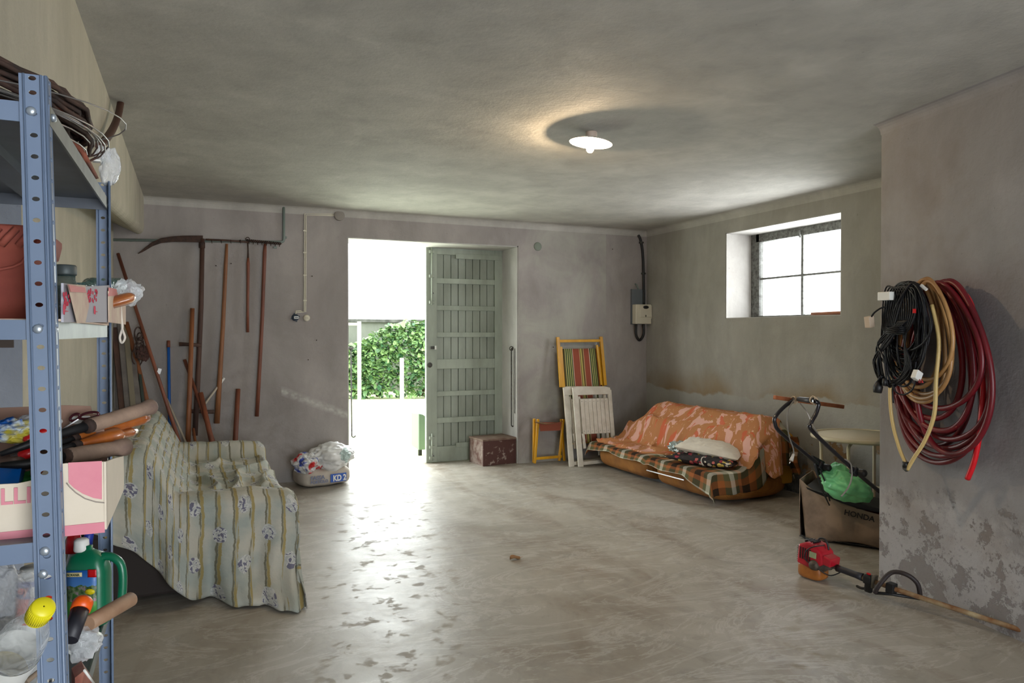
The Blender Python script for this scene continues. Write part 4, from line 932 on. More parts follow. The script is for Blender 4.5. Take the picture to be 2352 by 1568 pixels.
MB().lathe([(.016, 0), (.016, .006), (.008, .010)], 16, ((lo_.x+hi_.x)/2+.025, YB-.12, lo_.z+.10), Matrix.Rotation(PI/2, 3, 'X')).build('button', mat('grey_button', (120, 118, 104), .5), g)
MB().lathe([(.035, 0), (.035, .02), (.03, .024)], 20, (hi_.x-.004, YB-.09, lo_.z+.10), Matrix.Rotation(PI/2, 3, 'X')).build('side_boss', M_cream, g)
o = MB().tube(smooth_path([B(1466, 540, .02), B(1471, 550, .02), B(1476, 580, .02), B(1478, 630, .03), B(1479, 700, .045)], 6), .0155, 8).build('meter_feed_cable', M_black); tag(o, 'thick black cable dropping from the ceiling to the meter', 'cable')
o = MB().tube(smooth_path([B(1461, 744, .07), B(1461, 768, .07), B(1469, 781, .07), B(1478, 768, .07), B(1478, 744, .07)], 6), .016, 8).build('meter_loop_cable', M_black); tag(o, 'black cable loop hanging below the meter', 'cable')
o = MB().tube(smooth_path([B(1459, 652, .0), B(1462, 654, .03), B(1467, 665, .03)], 5), .009, 8).build('thin_conduit', M_conduit); tag(o, 'short grey bent conduit entering the top of the meter board', 'conduit')
for k, (x, y) in enumerate(((1473, 557), (1478, 628))): o = MB().box(B(x, y, .02), (.045, .04, .02)).build('cable_clamp', M_iron); tag(o, 'small metal clamp on the black meter cable, ' + ('near the ceiling' if k == 0 else 'just above the meter'), 'clamp')
# ---- painted box by the door
M_box = mat('worn_brown_paint', (74, 42, 36), .7, col2=(150, 136, 126), ns=18, lo=.58, hi=.68, bump=.3)
p0 = W(1110, 1071, Z=0); p1 = W(1186, 1063, Z=0); ux = (p1-p0).normalized(); dx_ = (p1-p0).length; vy = V((-ux.y, ux.x, 0)); p3 = W(1084, 1058, Z=0)
g = thing('wooden_box', 'worn brown wooden box with scuffed paint in front of the door', 'box', p0)
dp = .34; hz = .30; R_ = Matrix((ux, vy, V((0, 0, 1)))).transposed()
def bxp(a, b, nm, m, bev=.003):
    a, b = V(a), V(b); return MB().box(p0+R_ @ ((a+b)/2), b-a, R_).build(nm, m, g, bev=bev)
bxp((0, 0, 0), (dx_, .018, hz-.02), 'front_board', M_box); bxp((0, dp-.018, 0), (dx_, dp, hz-.02), 'rear_board', M_box)
bxp((0, .018, 0), (.018, dp-.018, hz-.02), 'side_board', mat('worn_white_paint', (150, 136, 126), .8, col2=(92, 62, 52), ns=12)); bxp((dx_-.018, .018, 0), (dx_, dp-.018, hz-.02), 'side_board', M_box)
bxp((-.008, -.006, hz-.02), (dx_+.008, dp+.006, hz), 'lid', mat('dusty_brown_lid', (124, 106, 92), .8, col2=(96, 72, 60), ns=8)); bxp((.018, .018, .0), (dx_-.018, dp-.018, .012), 'bottom', M_box)
# ---- cement sack and bags
M_paper = mat('cement_paper', (186, 178, 166), .8, col2=(168, 158, 146), ns=5, bump=.3, bs=20)
p0 = W(708, 1125, Z=0); p1 = W(804, 1112, Z=0); ux = (p1-p0).normalized(); L_ = (p1-p0).length; vy = V((-ux.y, ux.x, 0)); R_ = Matrix((ux, vy, V((0, 0, 1)))).transposed()
g = thing('cement_sack', 'full paper cement sack with blue KD 2 lettering lying on the floor', 'sack', p0+ux*L_/2)
mb = MB(); c_ = p0+ux*L_/2+vy*.2
L2 = L_*.60
def sack(u, v):
    a = 2*PI*u; b = math.sin(PI/2*(-1+2*v)); e = max(0, 1-abs(b)**7)**.4; cx2 = math.copysign(abs(math.cos(a))**.6, math.cos(a)); sz = math.copysign(abs(math.sin(a))**.6, math.sin(a))
    k = e; nn = 1+.06*noise.noise(V((b*3, cx2*2, sz*2)))
    return c_ + R_ @ V((b*(L2), cx2*.20*k*nn, 0)) + V((0, 0, max(0, .092+sz*.09*k*nn)))
mb.grid(sack, 40, 24); mb.build('sack_body', M_paper, g)
lf = p0+vy*-.004
def onf(x, z): return p0+ux*x+V((0, 0, z))-vy*.010
M_blueP = mat('sack_blue', (52, 92, 176), .6)
xa = L_*.52; MB().poly([onf(xa, .045), onf(L_*.90, .045), onf(L_*.90, .125), onf(xa, .125)], vy*.004).build('blue_panel', M_blueP, g)
text('sack_lettering', 'KD 2', .078, M_white, g, onf(xa+.022, .057)-vy*.004, ux, (0, 0, 1), .0008, bold=.003, sx=.80)
M_blt = mat('sack_blue_grey', (112, 118, 140), .6)
text('sack_lettering', 'FASSA', .052, M_blt, g, onf(.015, .092)-vy*.012, ux, (0, 0, 1), .0008, bold=.002, sx=1.0)
text('sack_lettering', 'BORTOLO', .038, M_blt, g, onf(.015, .056)-vy*.012, ux, (0, 0, 1), .0008, bold=.002, sx=.98)
M_wbag = mat('white_poly_bag', (214, 214, 212), .35, bump=.9, bs=6, coat=.3)
c2 = W(762, 1066, Y=7.2); o = MB().blob(V((c2.x, 7.22, .285)), (.22, .16, .125), 41, .28, 1.6, 5, smooth=True).build('white_bag', M_wbag); tag(o, 'full crumpled white plastic bag on the cement sack', 'bag')
o = MB().blob(W(790, 1045, Y=7.12), (.06, .06, .07), 43, .35, 2.0, 4).build('small_pale_bag', mat('pale_green_film', (178, 196, 192), .3)); tag(o, 'small pale green plastic bag on top right of the white bag', 'bag')
n = NT('red_blue_print_plastic'); v_ = n.coord(); n.color(n.ramp(n.noise(v_, 9, 3, .5, .5), [(.38, lin((40, 60, 150))), (.46, lin((200, 200, 198))), (.56, lin((190, 188, 186))), (.62, lin((186, 30, 34)))])); n.rough(.35)
o = MB().blob(W(706, 1064, Y=7.16), (.13, .12, .10), 45, .3, 1.8, 4).build('printed_bag', n.m); tag(o, 'red white and blue printed plastic bag on the left of the sack', 'bag')
# ---------------------------------------------------------------- folded deck chair, stool, white chairs
def LPf(a, b):
    "plane leaning on the back wall: Y = a + b*z"
    def f(px, py, off=0):
        d = W(px, py, D=1)-V((0, 0, HC)); aa = a-off; t = (aa+b*HC)/(d.y-b*d.z); return V((0, 0, HC))+d*t
    return f
n = NT('striped_canvas'); U = n.sep(n.coord('UV'))
st = [(0, (84, 76, 44)), (.05, (196, 190, 120)), (.065, (72, 84, 50)), (.10, (200, 196, 120)), (.115, (72, 84, 50)), (.15, (200, 196, 120)), (.165, (72, 84, 50)), (.20, (200, 196, 120)), (.215, (72, 84, 50)), (.245, (206, 180, 160)), (.26, (150, 76, 54)), (.43, (206, 176, 130)), (.445, (120, 104, 50)), (.47, (196, 184, 100)), (.50, (110, 90, 50)), (.545, (206, 176, 130))]
e2 = [(.56, (150, 76, 54)), (.70, (206, 180, 160)), (.72, (72, 84, 50)), (.76, (200, 196, 120)), (.775, (72, 84, 50)), (.81, (200, 196, 120)), (.825, (72, 84, 50)), (.86, (200, 196, 120)), (.875, (72, 84, 50)), (.91, (150, 76, 54)), (.95, (84, 60, 40))]
def cramp(n, fac, sts):
    x = n.node('ShaderNodeValToRGB'); x.color_ramp.interpolation = 'CONSTANT'; e = x.color_ramp.elements
    while len(e) < len(sts): e.new(.5)
    for q, (p, c) in zip(e, sts): q.position = p; q.color = (*lin(c), 1)
    n.link(fac, x.inputs[0]); return x.outputs[0]
n.color(n.mix(n.math('GREATER_THAN', U[0], .5595), cramp(n, U[0], st), cramp(n, U[0], e2))); n.rough(.85); M_canvas = n.m
P1 = LPf(7.20, .165)
g = thing('deck_chair', 'folded yellow wooden deck chair with striped canvas leaning on the back wall', 'deck chair', V((4.1, 7.2, 0)))
def bar(nm, pa, pb, wd, th, m, g, P=P1, off=0, b=.004): return MB().beam(P(*pa, off), P(*pb, off), wd, th, (0, 1, 0)).build(nm, m, g, bev=b)
bar('outer_upright', (1281, 774), (1289, 889), .040, .024, M_yel, g, off=.03); bar('outer_upright', (1380, 773), (1390, 885), .040, .024, M_yel, g, off=.03)
bar('top_rail', (1284, 783), (1379, 782), .032, .022, M_yel, g, off=.03)
bar('inner_upright', (1288, 796), (1310, 1066), .034, .022, M_yel, g, off=0); bar('inner_upright', (1375, 796), (1402, 1040), .034, .022, M_yel, g, off=0)
bar('prop_upright', (1371, 792), (1381, 884), .026, .02, M_yel, g, off=.05)
bar('lower_rail', (1304, 1018), (1398, 1010), .030, .022, M_yel, g, off=0)
mb = MB(); ca = [P1(1292, 801, .012), P1(1374, 800, .012), P1(1396, 1012, .012), P1(1308, 1018, .012)]
mb.grid(lambda u, v: (ca[0].lerp(ca[1], u)).lerp(ca[3].lerp(ca[2], u), v)+V((0, -.012*math.sin(PI*u), 0)), 20, 12); mb.build('striped_canvas', M_canvas, g, solid=.003)
# white slatted folding chairs
M_wp = mat('white_painted_wood', (214, 208, 194), .5, col2=(196, 188, 172), ns=9)
def white_chair(dx, off, lab):
    P = LPf(7.075, .22)
    def Q(x, y): return (x+dx, y)
    g = thing('folding_chair', lab, 'chair', P(1360+dx, 1060, off)*1.0, 'white folding chairs against the wall')
    bar('stile', Q(1320, 892), Q(1334, 1072), .062, .026, M_wp, g, P, off); bar('stile', Q(1399, 895), Q(1412, 1062), .05, .026, M_wp, g, P, off)
    MB().poly([P(*Q(1315, 890), off+.02), P(*Q(1325, 887), off+.02), P(*Q(1390, 887), off+.02), P(*Q(1402, 890), off+.02), P(*Q(1404, 905), off+.02), P(*Q(1318, 908), off+.02)], (0, .03, 0)).build('top_rail', M_wp, g, bev=.008)
    bar('inner_leg', Q(1388, 906), Q(1399, 1045), .035, .02, M_wp, g, P, off-.03); bar('inner_leg', Q(1329, 910), Q(1343, 1030), .035, .02, M_wp, g, P, off-.03)
    for k in range(7):
        x = 1336+k*9.2; bar('slat', (x+dx, 916-.3*k), (x+6.5+dx, 997-.5*k), .050, .014, M_wp, g, P, off+.004, .003)
        for yy, xx in ((922, x+.4), (990, x+6)): MB().lathe([(.0045, 0), (.003, .002)], 8, P(xx+dx, yy-.3*k, off+.0115), Matrix.Rotation(PI/2, 3, 'X')).build('screw', M_galv, g)
    bar('seat_rail', Q(1334, 919), Q(1394, 916), .03, .014, M_wp, g, P, off-.016); bar('seat_rail', Q(1342, 992), Q(1402, 988), .03, .014, M_wp, g, P, off-.016)
    bar('bottom_rail', Q(1336, 1064), Q(1410, 1056), .04, .02, M_wp, g, P, off)
    bar('prop', Q(1338, 995), Q(1342, 1012), .03, .016, M_wp, g, P, off+.01)
    return g
white_chair(0, .05, 'front white slatted wooden folding chair leaning before the deck chair')
white_chair(-21, -.03, 'rear white folding chair mostly hidden, its stile showing left of the front one')
# small yellow folding stool
P3 = LPf(7.38, .04)
g = thing('folding_stool', 'small yellow folding stool with striped canvas seat by the wall', 'stool', P3(1255, 1060))
bar('leg', (1227, 961), (1226, 1062), .030, .022, M_yel, g, P3, .02); bar('leg', (1236, 962), (1228, 1064), .028, .022, M_yel, g, P3, .06)
bar('leg', (1294, 962), (1284, 1058), .028, .022, M_yel, g, P3, .06); bar('leg', (1289, 962), (1296, 1058), .028, .022, M_yel, g, P3, .02)
bar('stretcher', (1229, 1053), (1290, 1048), .030, .02, M_yel, g, P3, .05)
mb = MB(); sa = [P3(1232, 968, .05), P3(1293, 966, .05), P3(1292, 966, .19), P3(1228, 970, .19)]
mb.grid(lambda u, v: (sa[0].lerp(sa[1], u)).lerp(sa[3].lerp(sa[2], u), v)+V((0, 0, -.03*math.sin(PI*u))), 12, 8, lambda u, v: (v, u)); mb.build('canvas_seat', M_canvas, g, solid=.004)
MB().poly([P3(1238, 970, .055), P3(1290, 969, .055), P3(1287, 988, .055), P3(1241, 990, .055)], (0, .003, 0)).build('canvas_flap', mat('brick_canvas', (150, 80, 58), .85), g)

# ---------------------------------------------------------------- cloth helper
def clamp(x, a, b): return max(a, min(b, x))
def sst(x, a, b):
    t = clamp((x-a)/(b-a), 0, 1); return t*t*(3-2*t)
def nz(x, y, z=0, s=1): return noise.noise(V((x*s, y*s, z*s)))
# ---- sofa under a striped slipcover (left)
SX0, SX1, SY0, SY1 = -.52, .565, 4.36, 6.62
def h1(x, y):
    seat = .445-.03*sst(x, .25, .5)+.01*nz(x, y, 0, 3)
    back = .45+.40*sst(-x, -.02, .27)-.05*sst(-x, .36, .52)
    arm = .575-.02*sst(x, .3, .5)
    ka = max(1-sst(y, SY0+.16, SY0+.26), sst(y, SY1-.26, SY1-.16))
    rnd = .05*(1-sst(y, SY0, SY0+.07))+.05*sst(y, SY1-.07, SY1)
    z = max(seat, back)
    if ka > 0: z = z+(max(z, arm)-z)*ka
    ed = .03*sst(x, SX1-.05, SX1)
    return z-rnd*.6-ed
def cover():
    mb = MB(); nu, nv = 110, 190; Ln = .62; Lf = .50
    u0, u1 = SX0, SX1+Lf; v0, v1 = SY0-Ln, SY1+.35
    hem = lambda x: .43-.43*sst(x, -.50, .10) if x < .1 else 0
    def fn(a, b):
        s = u0+(u1-u0)*a; t = v0+(v1-v0)*b
        x = min(s, SX1); y = clamp(t, SY0, SY1)
        os_ = max(0, s-SX1); ot = max(0, SY0-t); ot2 = max(0, t-SY1)
        z = h1(x, y)
        wr = .016*abs(nz(s*1.0, t*.5, 3, 5))+.006*nz(s, t, 7, 13)
        if ot == 0 and os_ == 0 and ot2 == 0:
            seatk = sst(x, -.1, .1)*sst(y, SY0+.25, SY0+.4)*(1-sst(y, SY1-.4, SY1-.25))
            # ruched folds where the seat meets the back
            z += wr+seatk*.042*(1-abs(math.sin(6*x+9*nz(x, y, 1, 1.4)+4*y)))**2+.012*sst(-x, -.15, .0)*(1-sst(-x, .0, .12))*abs(nz(x, y, 2, 9))
            return V((x, y, z+.012))
        room = z-hem(x)-.008
        zz = z; 
        if ot > 0 or ot2 > 0:
            L = ot/Ln*room if ot > 0 else min(ot2, .3)
            zz = z-L
        if os_ > 0:
            L = os_/Lf*(z-.012); zz = min(zz, z-L) if ot > 0 else z-L
        dn = clamp((z-zz)/.5, 0, 1)
        fold = math.sin(23*s+6*nz(s, 0, 5, 2.5))*.045+math.sin(47*s+3*nz(s, zz, 8, 3))*.014+.04*nz(s, zz, 3, 4)-.05*abs(nz(s*1.0, zz*.35, 9, 6))
        oy = (.012+.03*dn+fold*dn*1.2)
        oy += .30*dn**5*sst(x, .0, .5)+.03*sst(x, .2, .5)*dn
        oy += .05*math.exp(-((x+.02)/.05)**2)*dn*.6
        ox = (.006-.02*dn+.018*math.sin(17*t)*dn)
        X_ = x+(ox if os_ > 0 else (-.02*dn*sst(x, .4, .56)))
        Y_ = y-(oy if ot > 0 else 0)+(.02+.02*dn if ot2 > 0 else 0)
        if ot > 0 and os_ > 0: X_ -= .045*dn*0
        return V((X_, Y_, max(zz, .008+.006*abs(math.sin(30*s+20*t)))+wr*.6))
    def uvf(a, b):
        s = u0+(u1-u0)*a; t = v0+(v1-v0)*b; x = min(s, SX1)
        return (s-.9*max(0, h1(x, 5.4)-.45)+.02*nz(s, t, 0, 2), t+.25*nz(s, t, 4, .8)*.1)
    mb.grid(fn, nu, nv, uvf); return mb
n = NT('striped_slipcover'); U = n.sep(n.coord('UV')); uvv = n.coord('UV')
wob = n.math('MULTIPLY', n.math('SUBTRACT', n.noise(uvv, 6, 5, .7), .5), .045)
def stripe(c0, period, width, seed):
    f = n.math('FRACT', n.math('ADD', n.math('DIVIDE', n.math('ADD', U[0], wob), period), c0))
    d = n.math('ABSOLUTE', n.math('SUBTRACT', f, .5))
    m_ = n.math('SUBTRACT', 1, n.math('DIVIDE', d, width), clamp=True)
    mp = n.node('ShaderNodeMapping'); mp.inputs['Scale'].default_value = (30, 3.2, 1); mp.inputs['Location'].default_value = (seed, seed*2, 0); n.link(uvv, mp.inputs[0])
    k = n.ramp(n.noise(mp.outputs[0], 1.0, 2), [(.40, 0), (.48, 1)])
    return n.math('MULTIPLY', n.ramp(m_, [(.25, 0), (.5, 1)]), k)
base = n.mix(n.ramp(n.noise(uvv, 4, 4), [(.4, 0), (.6, 1)]), lin((176, 173, 160)), lin((152, 158, 150)))
c = n.mix(n.math('MULTIPLY', stripe(.0, .088, .15, 1), .85), base, lin((148, 130, 72)))
c = n.mix(n.math('MULTIPLY', stripe(.17, .088, .10, 5), .85), c, lin((98, 94, 76)))
# flower medallions, staggered
def medal(du, dv):
    a = n.math('FRACT', n.math('ADD', n.math('DIVIDE', U[0], .264), du)); b = n.math('FRACT', n.math('ADD', n.math('DIVIDE', U[1], .36), dv))
    x = n.math('MULTIPLY', n.math('SUBTRACT', a, .5), .264); y = n.math('MULTIPLY', n.math('SUBTRACT', b, .5), .36*.72)
    r = n.math('SQRT', n.math('ADD', n.math('POWER', x, 2), n.math('POWER', y, 2)))
    return n.math('ADD', r, n.math('MULTIPLY', n.math('SUBTRACT', n.noise(uvv, 26, 2), .5), .02))
r = n.math('MINIMUM', medal(0, 0), medal(.5, .5))
inm = n.math('LESS_THAN', r, .037)
pet = n.ramp(n.noise(uvv, 30, 2, .5, 1.5), [(.42, lin((96, 94, 116))), (.46, lin((196, 196, 190))), (.62, lin((160, 162, 160)))])
c = n.mix(n.math('MULTIPLY', inm, .9), c, pet)
n.color(c); n.rough(.85); n.b.inputs['Specular IOR Level'].default_value = .2; n.bump(n.noise(uvv, 9, 5, .6), .5, .02)
o = cover().build('sofa_cover', n.m, solid=.004); tag(o, 'pale striped and flowered slipcover draped over the left sofa', 'slipcover')
M_dksofa = mat('dark_brown_sofa', (40, 32, 28), .8)
g = thing('sofa', 'dark brown sofa hidden under the pale striped slipcover on the left', 'sofa', (0, 5.5, 0))
MB().b2((SX0+.0, SY0+.10, .03), (SX1-.08, SY1-.03, .40)).build('sofa_base', M_dksofa, g, bev=.02)
MB().poly([(SX0, 0, .40), (SX0, 0, .77), (-.32, 0, .80), (-.10, 0, .50), (-.08, 0, .40)], (0, SY1-SY0-.16, 0)).build('backrest', M_dksofa, g)
for o in C.objects:
    if o.name.startswith('backrest') and o.parent == g:
        for v in o.data.vertices: v.co.y += SY0+.12
for y0, y1 in ((SY0+.05, SY0+.17), (SY1-.17, SY1-.05)): MB().b2((SX0+.02, y0, .40), (SX1-.09, y1, .50)).build('armrest', M_dksofa, g)
for x in (-.48, .36):
    for y in (SY0+.16, SY1-.1): MB().b2((x-.025, y-.025, 0), (x+.025, y+.025, .04)).build('foot', M_black, g)

# ---- low corduroy sofa with plaid blanket (right)
TX0, TX1, TY0, TY1 = 4.12, 5.06, 4.97, 7.02
def h2(x, y):
    gr = .05*math.exp(-((y-5.93)/.035)**2)*(1-sst(x, 4.5, 4.6))
    seat = .272+.012*nz(x, y, 0, 2.5)-.045*(1-sst(x, TX0, TX0+.12))-.03*(1-sst(y, TY0, TY0+.12))-.03*sst(y, TY1-.12, TY1)
    e = min(sst(y, TY0-.22, TY0+.10), 1-sst(y, TY1-.45, TY1+.06)**1.6)
    top = .70
    back = .27+(top-.27)*(.35+.65*e)*sst(x, 4.42, 4.80)
    back -= .16*sst(x, 4.92, 5.08)
    return max(seat-gr, back-gr*.3)
M_cord = mat('ochre_corduroy', (160, 106, 42), .85, col2=(132, 84, 32), ns=7, bump=.3)
n = NT('ribbed_corduroy'); v_ = n.coord(); cc = n.mix(n.ramp(n.noise(v_, 5, 4), [(.4, 0), (.65, 1)]), lin((164, 108, 44)), lin((134, 86, 34)))
wv = n.node('ShaderNodeTexWave'); wv.inputs['Scale'].default_value = 55; wv.inputs['Distortion'].default_value = 1.5; wv.bands_direction = 'Y'; n.link(v_, wv.inputs[0])
n.color(n.mix(n.math('MULTIPLY', wv.outputs[1], .25), cc, lin((110, 66, 24)))); n.rough(.85); n.bump(wv.outputs[1], .5, .004); M_cord = n.m
g = thing('corduroy_sofa', 'low ochre corduroy sofa with two rounded cushions by the window wall', 'sofa', (4.6, 6.0, 0))
def cushion(y0, y1, nm, seed):
    def fn(u, v):
        a = 2*PI*u; b = math.sin(PI/2*(-1+2*v)); e = max(0, 1-abs(b)**9)**.38
        ca, sa_ = math.cos(a), math.sin(a); cx2 = math.copysign(abs(ca)**.55, ca); sz = math.copysign(abs(sa_)**.6, sa_)
        x = 4.59+cx2*(.475-.045*(1-(sz+1)/2))*e; z = .130+sz*(.126)*e
        x -= .03*sz*(cx2 < 0)*0
        y = (y0+y1)/2+b*(y1-y0)/2
        x += .010*nz(y*6, z*2, seed, 2)*(1 if abs(sz) < .95 else 0)
        return V((x, y, max(.004, z)))
    mb = MB(); mb.grid(fn, 48, 24); return mb.build(nm, M_cord, g)
cushion(TY0-.03, 5.93, 'seat_module', 2); cushion(5.93, TY1, 'seat_module', 7)
mb = MB()
mb.grid(lambda u, v: V((4.42+.64*u, TY0+.03+(TY1-TY0-.06)*v, h2(4.42+.64*u, TY0+.03+(TY1-TY0-.06)*v)-.022)), 24, 50)
bk = mb.build('backrest_cushion', M_cord, g, solid=.08)
mb = MB(); Yn = TY0+.03
mb.poly([(5.05, Yn-.03, .12), (5.06, Yn-.03, .56), (4.95, Yn-.03, .64), (4.84, Yn-.03, .62), (4.70, Yn-.03, .45), (4.55, Yn-.03, .27), (4.5, Yn-.03, .12)], (0, .12, 0)); mb.build('backrest_end', mat('mustard_velvet', (182, 132, 34), .8), g, bev=.02)
a_, b_ = W(1486, 1079, X=4.085), W(1572, 1102, X=4.085); MB().beam(a_, b_, .010, .014, (1, 0, 0)).build('chrome_strip', M_chrome, g, 'bright chrome trim strip')
MB().b2((4.30, TY0+.35, 0), (4.95, TY1-.1, .03)).build('plinth', M_black, g)
# plaid blanket
n = NT('plaid_weave'); U = n.sep(n.coord('UV'))
seq = [(0, (50, 38, 28)), (.22, (156, 94, 50)), (.40, (96, 94, 64)), (.58, (210, 206, 188)), (.74, (100, 98, 70)), (.88, (168, 104, 64))]
fu = n.math('FRACT', n.math('DIVIDE', U[0], .34)); fv = n.math('FRACT', n.math('DIVIDE', U[1], .34))
cu_, cv_ = cramp(n, fu, seq), cramp(n, fv, seq)
c = n.mix(.5, cu_, cv_); c2_ = n.mix(.55, c, n.mix(1, cu_, cv_, 'MULTIPLY')); c = n.mix(.18, c, c2_)
n.color(c); n.rough(.9); n.b.inputs['Specular IOR Level'].default_value = .15; n.bump(n.noise(n.coord('UV'), 200, 2), .3, .003); M_plaid = n.m
def plaid():
    mb = MB(); Lf, Ls, Lb = .14, .20, .12
    def fn(a, b):
        s = TX0-Lf+(5.03-TX0+Lf)*a; t = TY0-Ls+(TY1-TY0+Ls+Lb)*b
        x = max(s, TX0); y = clamp(t, TY0, TY1); of = max(0, TX0-s); on = max(0, TY0-t); ob = max(0, t-TY1)
        z = h2(x, y)+.012+.006*nz(s, t, 5, 8)
        of2 = of*(.55+.35*nz(0, t, 2, 2.2)+.55*math.exp(-((t-TY0)/.28)**2)); on2 = on*(.75+1.1*sst(s, 4.35, 4.75)+.3*nz(s, 0, 2, 4)+.25*math.exp(-((s-TX0)/.2)**2))
        m1, m2 = max(of2, on2, ob), min(of2, max(on2, ob))
        z2 = z-m1-.5*m2
        fold = .016*math.sin(20*s+4)*min(1, on/.08); ff = .012*math.sin(17*t+3*nz(t, 0, 1, 1))*min(1, of/.08)
        X_ = x-((.018+.22*of+ff) if of > 0 else 0)
        Y_ = y-((.018+.22*on+fold) if on > 0 else 0)+((.018+.35*ob) if ob > 0 else 0)
        return V((X_, Y_, max(z2, .012)))
    mb.grid(fn, 90, 170, lambda a, b: (TX0-Lf+(5.03-TX0+Lf)*a, TY0-Ls+(TY1-TY0+Ls+Lb)*b)); return mb
o = plaid().build('plaid_blanket', M_plaid, solid=.004); tag(o, 'brown orange and cream plaid blanket spread over the low right sofa', 'blanket')
# floral cloth
n = NT('floral_cloth'); v_ = n.coord('UV')
c = n.mix(n.noise(v_, 3, 3), lin((172, 124, 78)), lin((190, 122, 80)))
k1 = n.ramp(n.noise(v_, 9.5, 2, .5, .7), [(.55, 0), (.57, 1)]); c = n.mix(n.math('MULTIPLY', k1, .9), c, lin((222, 172, 158)))
mp = n.node('ShaderNodeMapping'); mp.inputs['Location'].default_value = (4, 7, 0); n.link(v_, mp.inputs[0])
k2 = n.ramp(n.noise(mp.outputs[0], 9, 2, .5, .8), [(.60, 0), (.63, 1)]); c = n.mix(n.math('MULTIPLY', k2, .9), c, lin((200, 98, 64)))
k3 = n.ramp(n.noise(mp.outputs[0], 22, 2, .5, 1.6), [(.66, 0), (.68, 1)]); c = n.mix(n.math('MULTIPLY', k3, .7), c, lin((226, 196, 160)))
n.color(c); n.rough(.75); n.b.inputs['Specular IOR Level'].default_value = .25; M_flor = n.m
def floral():
    mb = MB()
    def xm(y): return 4.52-.36*sst(y, 5.75, 6.15)+.04*nz(y, 0, 0, 3)-.05*(1-sst(y, 5.0, 5.5))
    def fn(a, b):
        t = 4.97-.42+(7.0-4.97+.42)*b; y = max(t, 4.955); ov = max(0, 4.955-t)
        x0 = xm(y)+.16*min(1, ov/.2); xe = 5.05-.19*(1-sst(t, 4.93, 5.12)); x = x0+(xe-x0)*a
        wrk = .040*(1-abs(math.sin(5*y+7*x+6*nz(x, y, 3, 1.6))))**3*(1-sst(x, 4.75, 4.9))+.010*nz(x, y, 1, 9)
        hb = h2(x, y); z = hb+.024+max(0, wrk)
        # cloth bridges the corner between seat and back
        z += .05*math.exp(-((x-4.56)/.07)**2)*sst(y, 5.7, 6.1)+.04*math.exp(-((x-4.6)/.06)**2)
        if a < .04: z -= .018
        if ov > 0:
            drop = ov*1.0; z2 = z-drop; Y_ = y-.03-.035*math.sin(24*x)*min(1, ov/.1)-.10*ov
            lim = .19+.8*abs((x-4.77)/.3)**2
            return V((x, Y_, min(z-.3*min(ov, .02), max(z2, lim))))
        return V((x, y, z))
    mb.grid(fn, 60, 150, lambda a, b: (4.3+.75*a*1.2, 4.5+2.5*b)); return mb
o = floral().build('floral_cloth', M_flor, solid=.004); tag(o, 'orange and pink flowered cloth rumpled over the back of the low sofa', 'cloth')
# rolled edge of the cloth on the seat
# pillow, patterned bag, foil bag
def pillow(c, ax, ay, az, M, seed, amp=.05):
    mb = MB()
    def side(sg):
        def fn(u, v):
            a, b = -1+2*u, -1+2*v; t = ((1-a*a)*(1-b*b)); t = max(t, 0)**.38
            k = 1-.08*(1-abs(a))*abs(b)-.0; l = 1-.08*(1-abs(b))*abs(a)
            w_ = 1+.25*nz(a*1.5, b*1.5, seed, 1.5)
            return V(c)+M @ V((a*ax*l, b*ay*k, sg*az*t*w_+amp*az*nz(a*3, b*3, seed+4, 2)*t))
        return fn
    mb.grid(side(1), 24, 24); mb.grid(side(-1), 24, 24); return mb
pc_ = W(1630, 1003, Z=.40); Mp = Euler((.12, .10, math.radians(-62))).to_matrix()
pc_ = V((4.43, 5.35, .425))
M_pil = mat('off_white_cotton', (226, 218, 202), .8, col2=(208, 198, 182), ns=4, bump=.4, bs=9)
o = pillow(pc_, .31, .17, .055, Mp, 3, .6).build('pillow', M_pil); tag(o, 'off white pillow lying on top of the low plaid sofa', 'pillow')
n = NT('dark_patchwork_print'); v_ = n.coord(); vo = n.node('ShaderNodeTexVoronoi'); vo.inputs['Scale'].default_value = 26; n.link(v_, vo.inputs[0])
cs = n.sep(vo.outputs['Color']); c = cramp(n, cs[0], [(0, (34, 24, 26)), (.38, (150, 40, 56)), (.55, (34, 26, 24)), (.68, (206, 176, 80)), (.78, (190, 100, 90)), (.9, (220, 210, 190))]); n.color(n.mix(n.math('GREATER_THAN', vo.outputs['Distance'], .55), c, lin((26, 20, 20)))); n.rough(.7)
o = pillow(V((4.33, 5.33, .335)), .33, .16, .045, Euler((0, .02, math.radians(-66))).to_matrix(), 8, .8).build('patterned_cushion', n.m); tag(o, 'dark multicoloured patterned flat cushion under the white pillow', 'cushion')
for sgn in ((4.28, 5.62), (4.22, 5.18)):
    a = V((sgn[0], sgn[1], .385)); o = MB().tube(smooth_path([a, a+V((-.03, .01, .0)), a+V((-.06, -.01, -.03)), a+V((-.05, -.03, -.065))], 4), .004, 6).build('white_tie', mat('white_cord', (0, 0, 0))); tag(o, 'white tie string hanging off the patterned cushion, ' + ('left end' if sgn[1] > 5.4 else 'near its middle'), 'string')
o = MB().blob((4.40, 5.80, .375), (.10, .11, .055), 17, .45, 2.5, 4).build('foil_bag', mat('silvery_foil', (176, 190, 188), .25, .5, bump=.6, bs=40)); tag(o, 'silvery foil bag left of the white pillow', 'bag')
# plaid flap hanging off the right end
mb = MB(); mb.grid(lambda u, v: V((4.90+.13*u+.03*v+.015*math.sin(8*v), TY0-.06-.02*math.sin(9*u+3*v)-.03*v, .56-.34*v)), 12, 20, lambda u, v: (.16*u, .5*v)); o = mb.build('plaid_end', M_plaid, solid=.004); tag(o, 'end of the plaid blanket hanging behind the flowered cloth at the right', 'blanket')
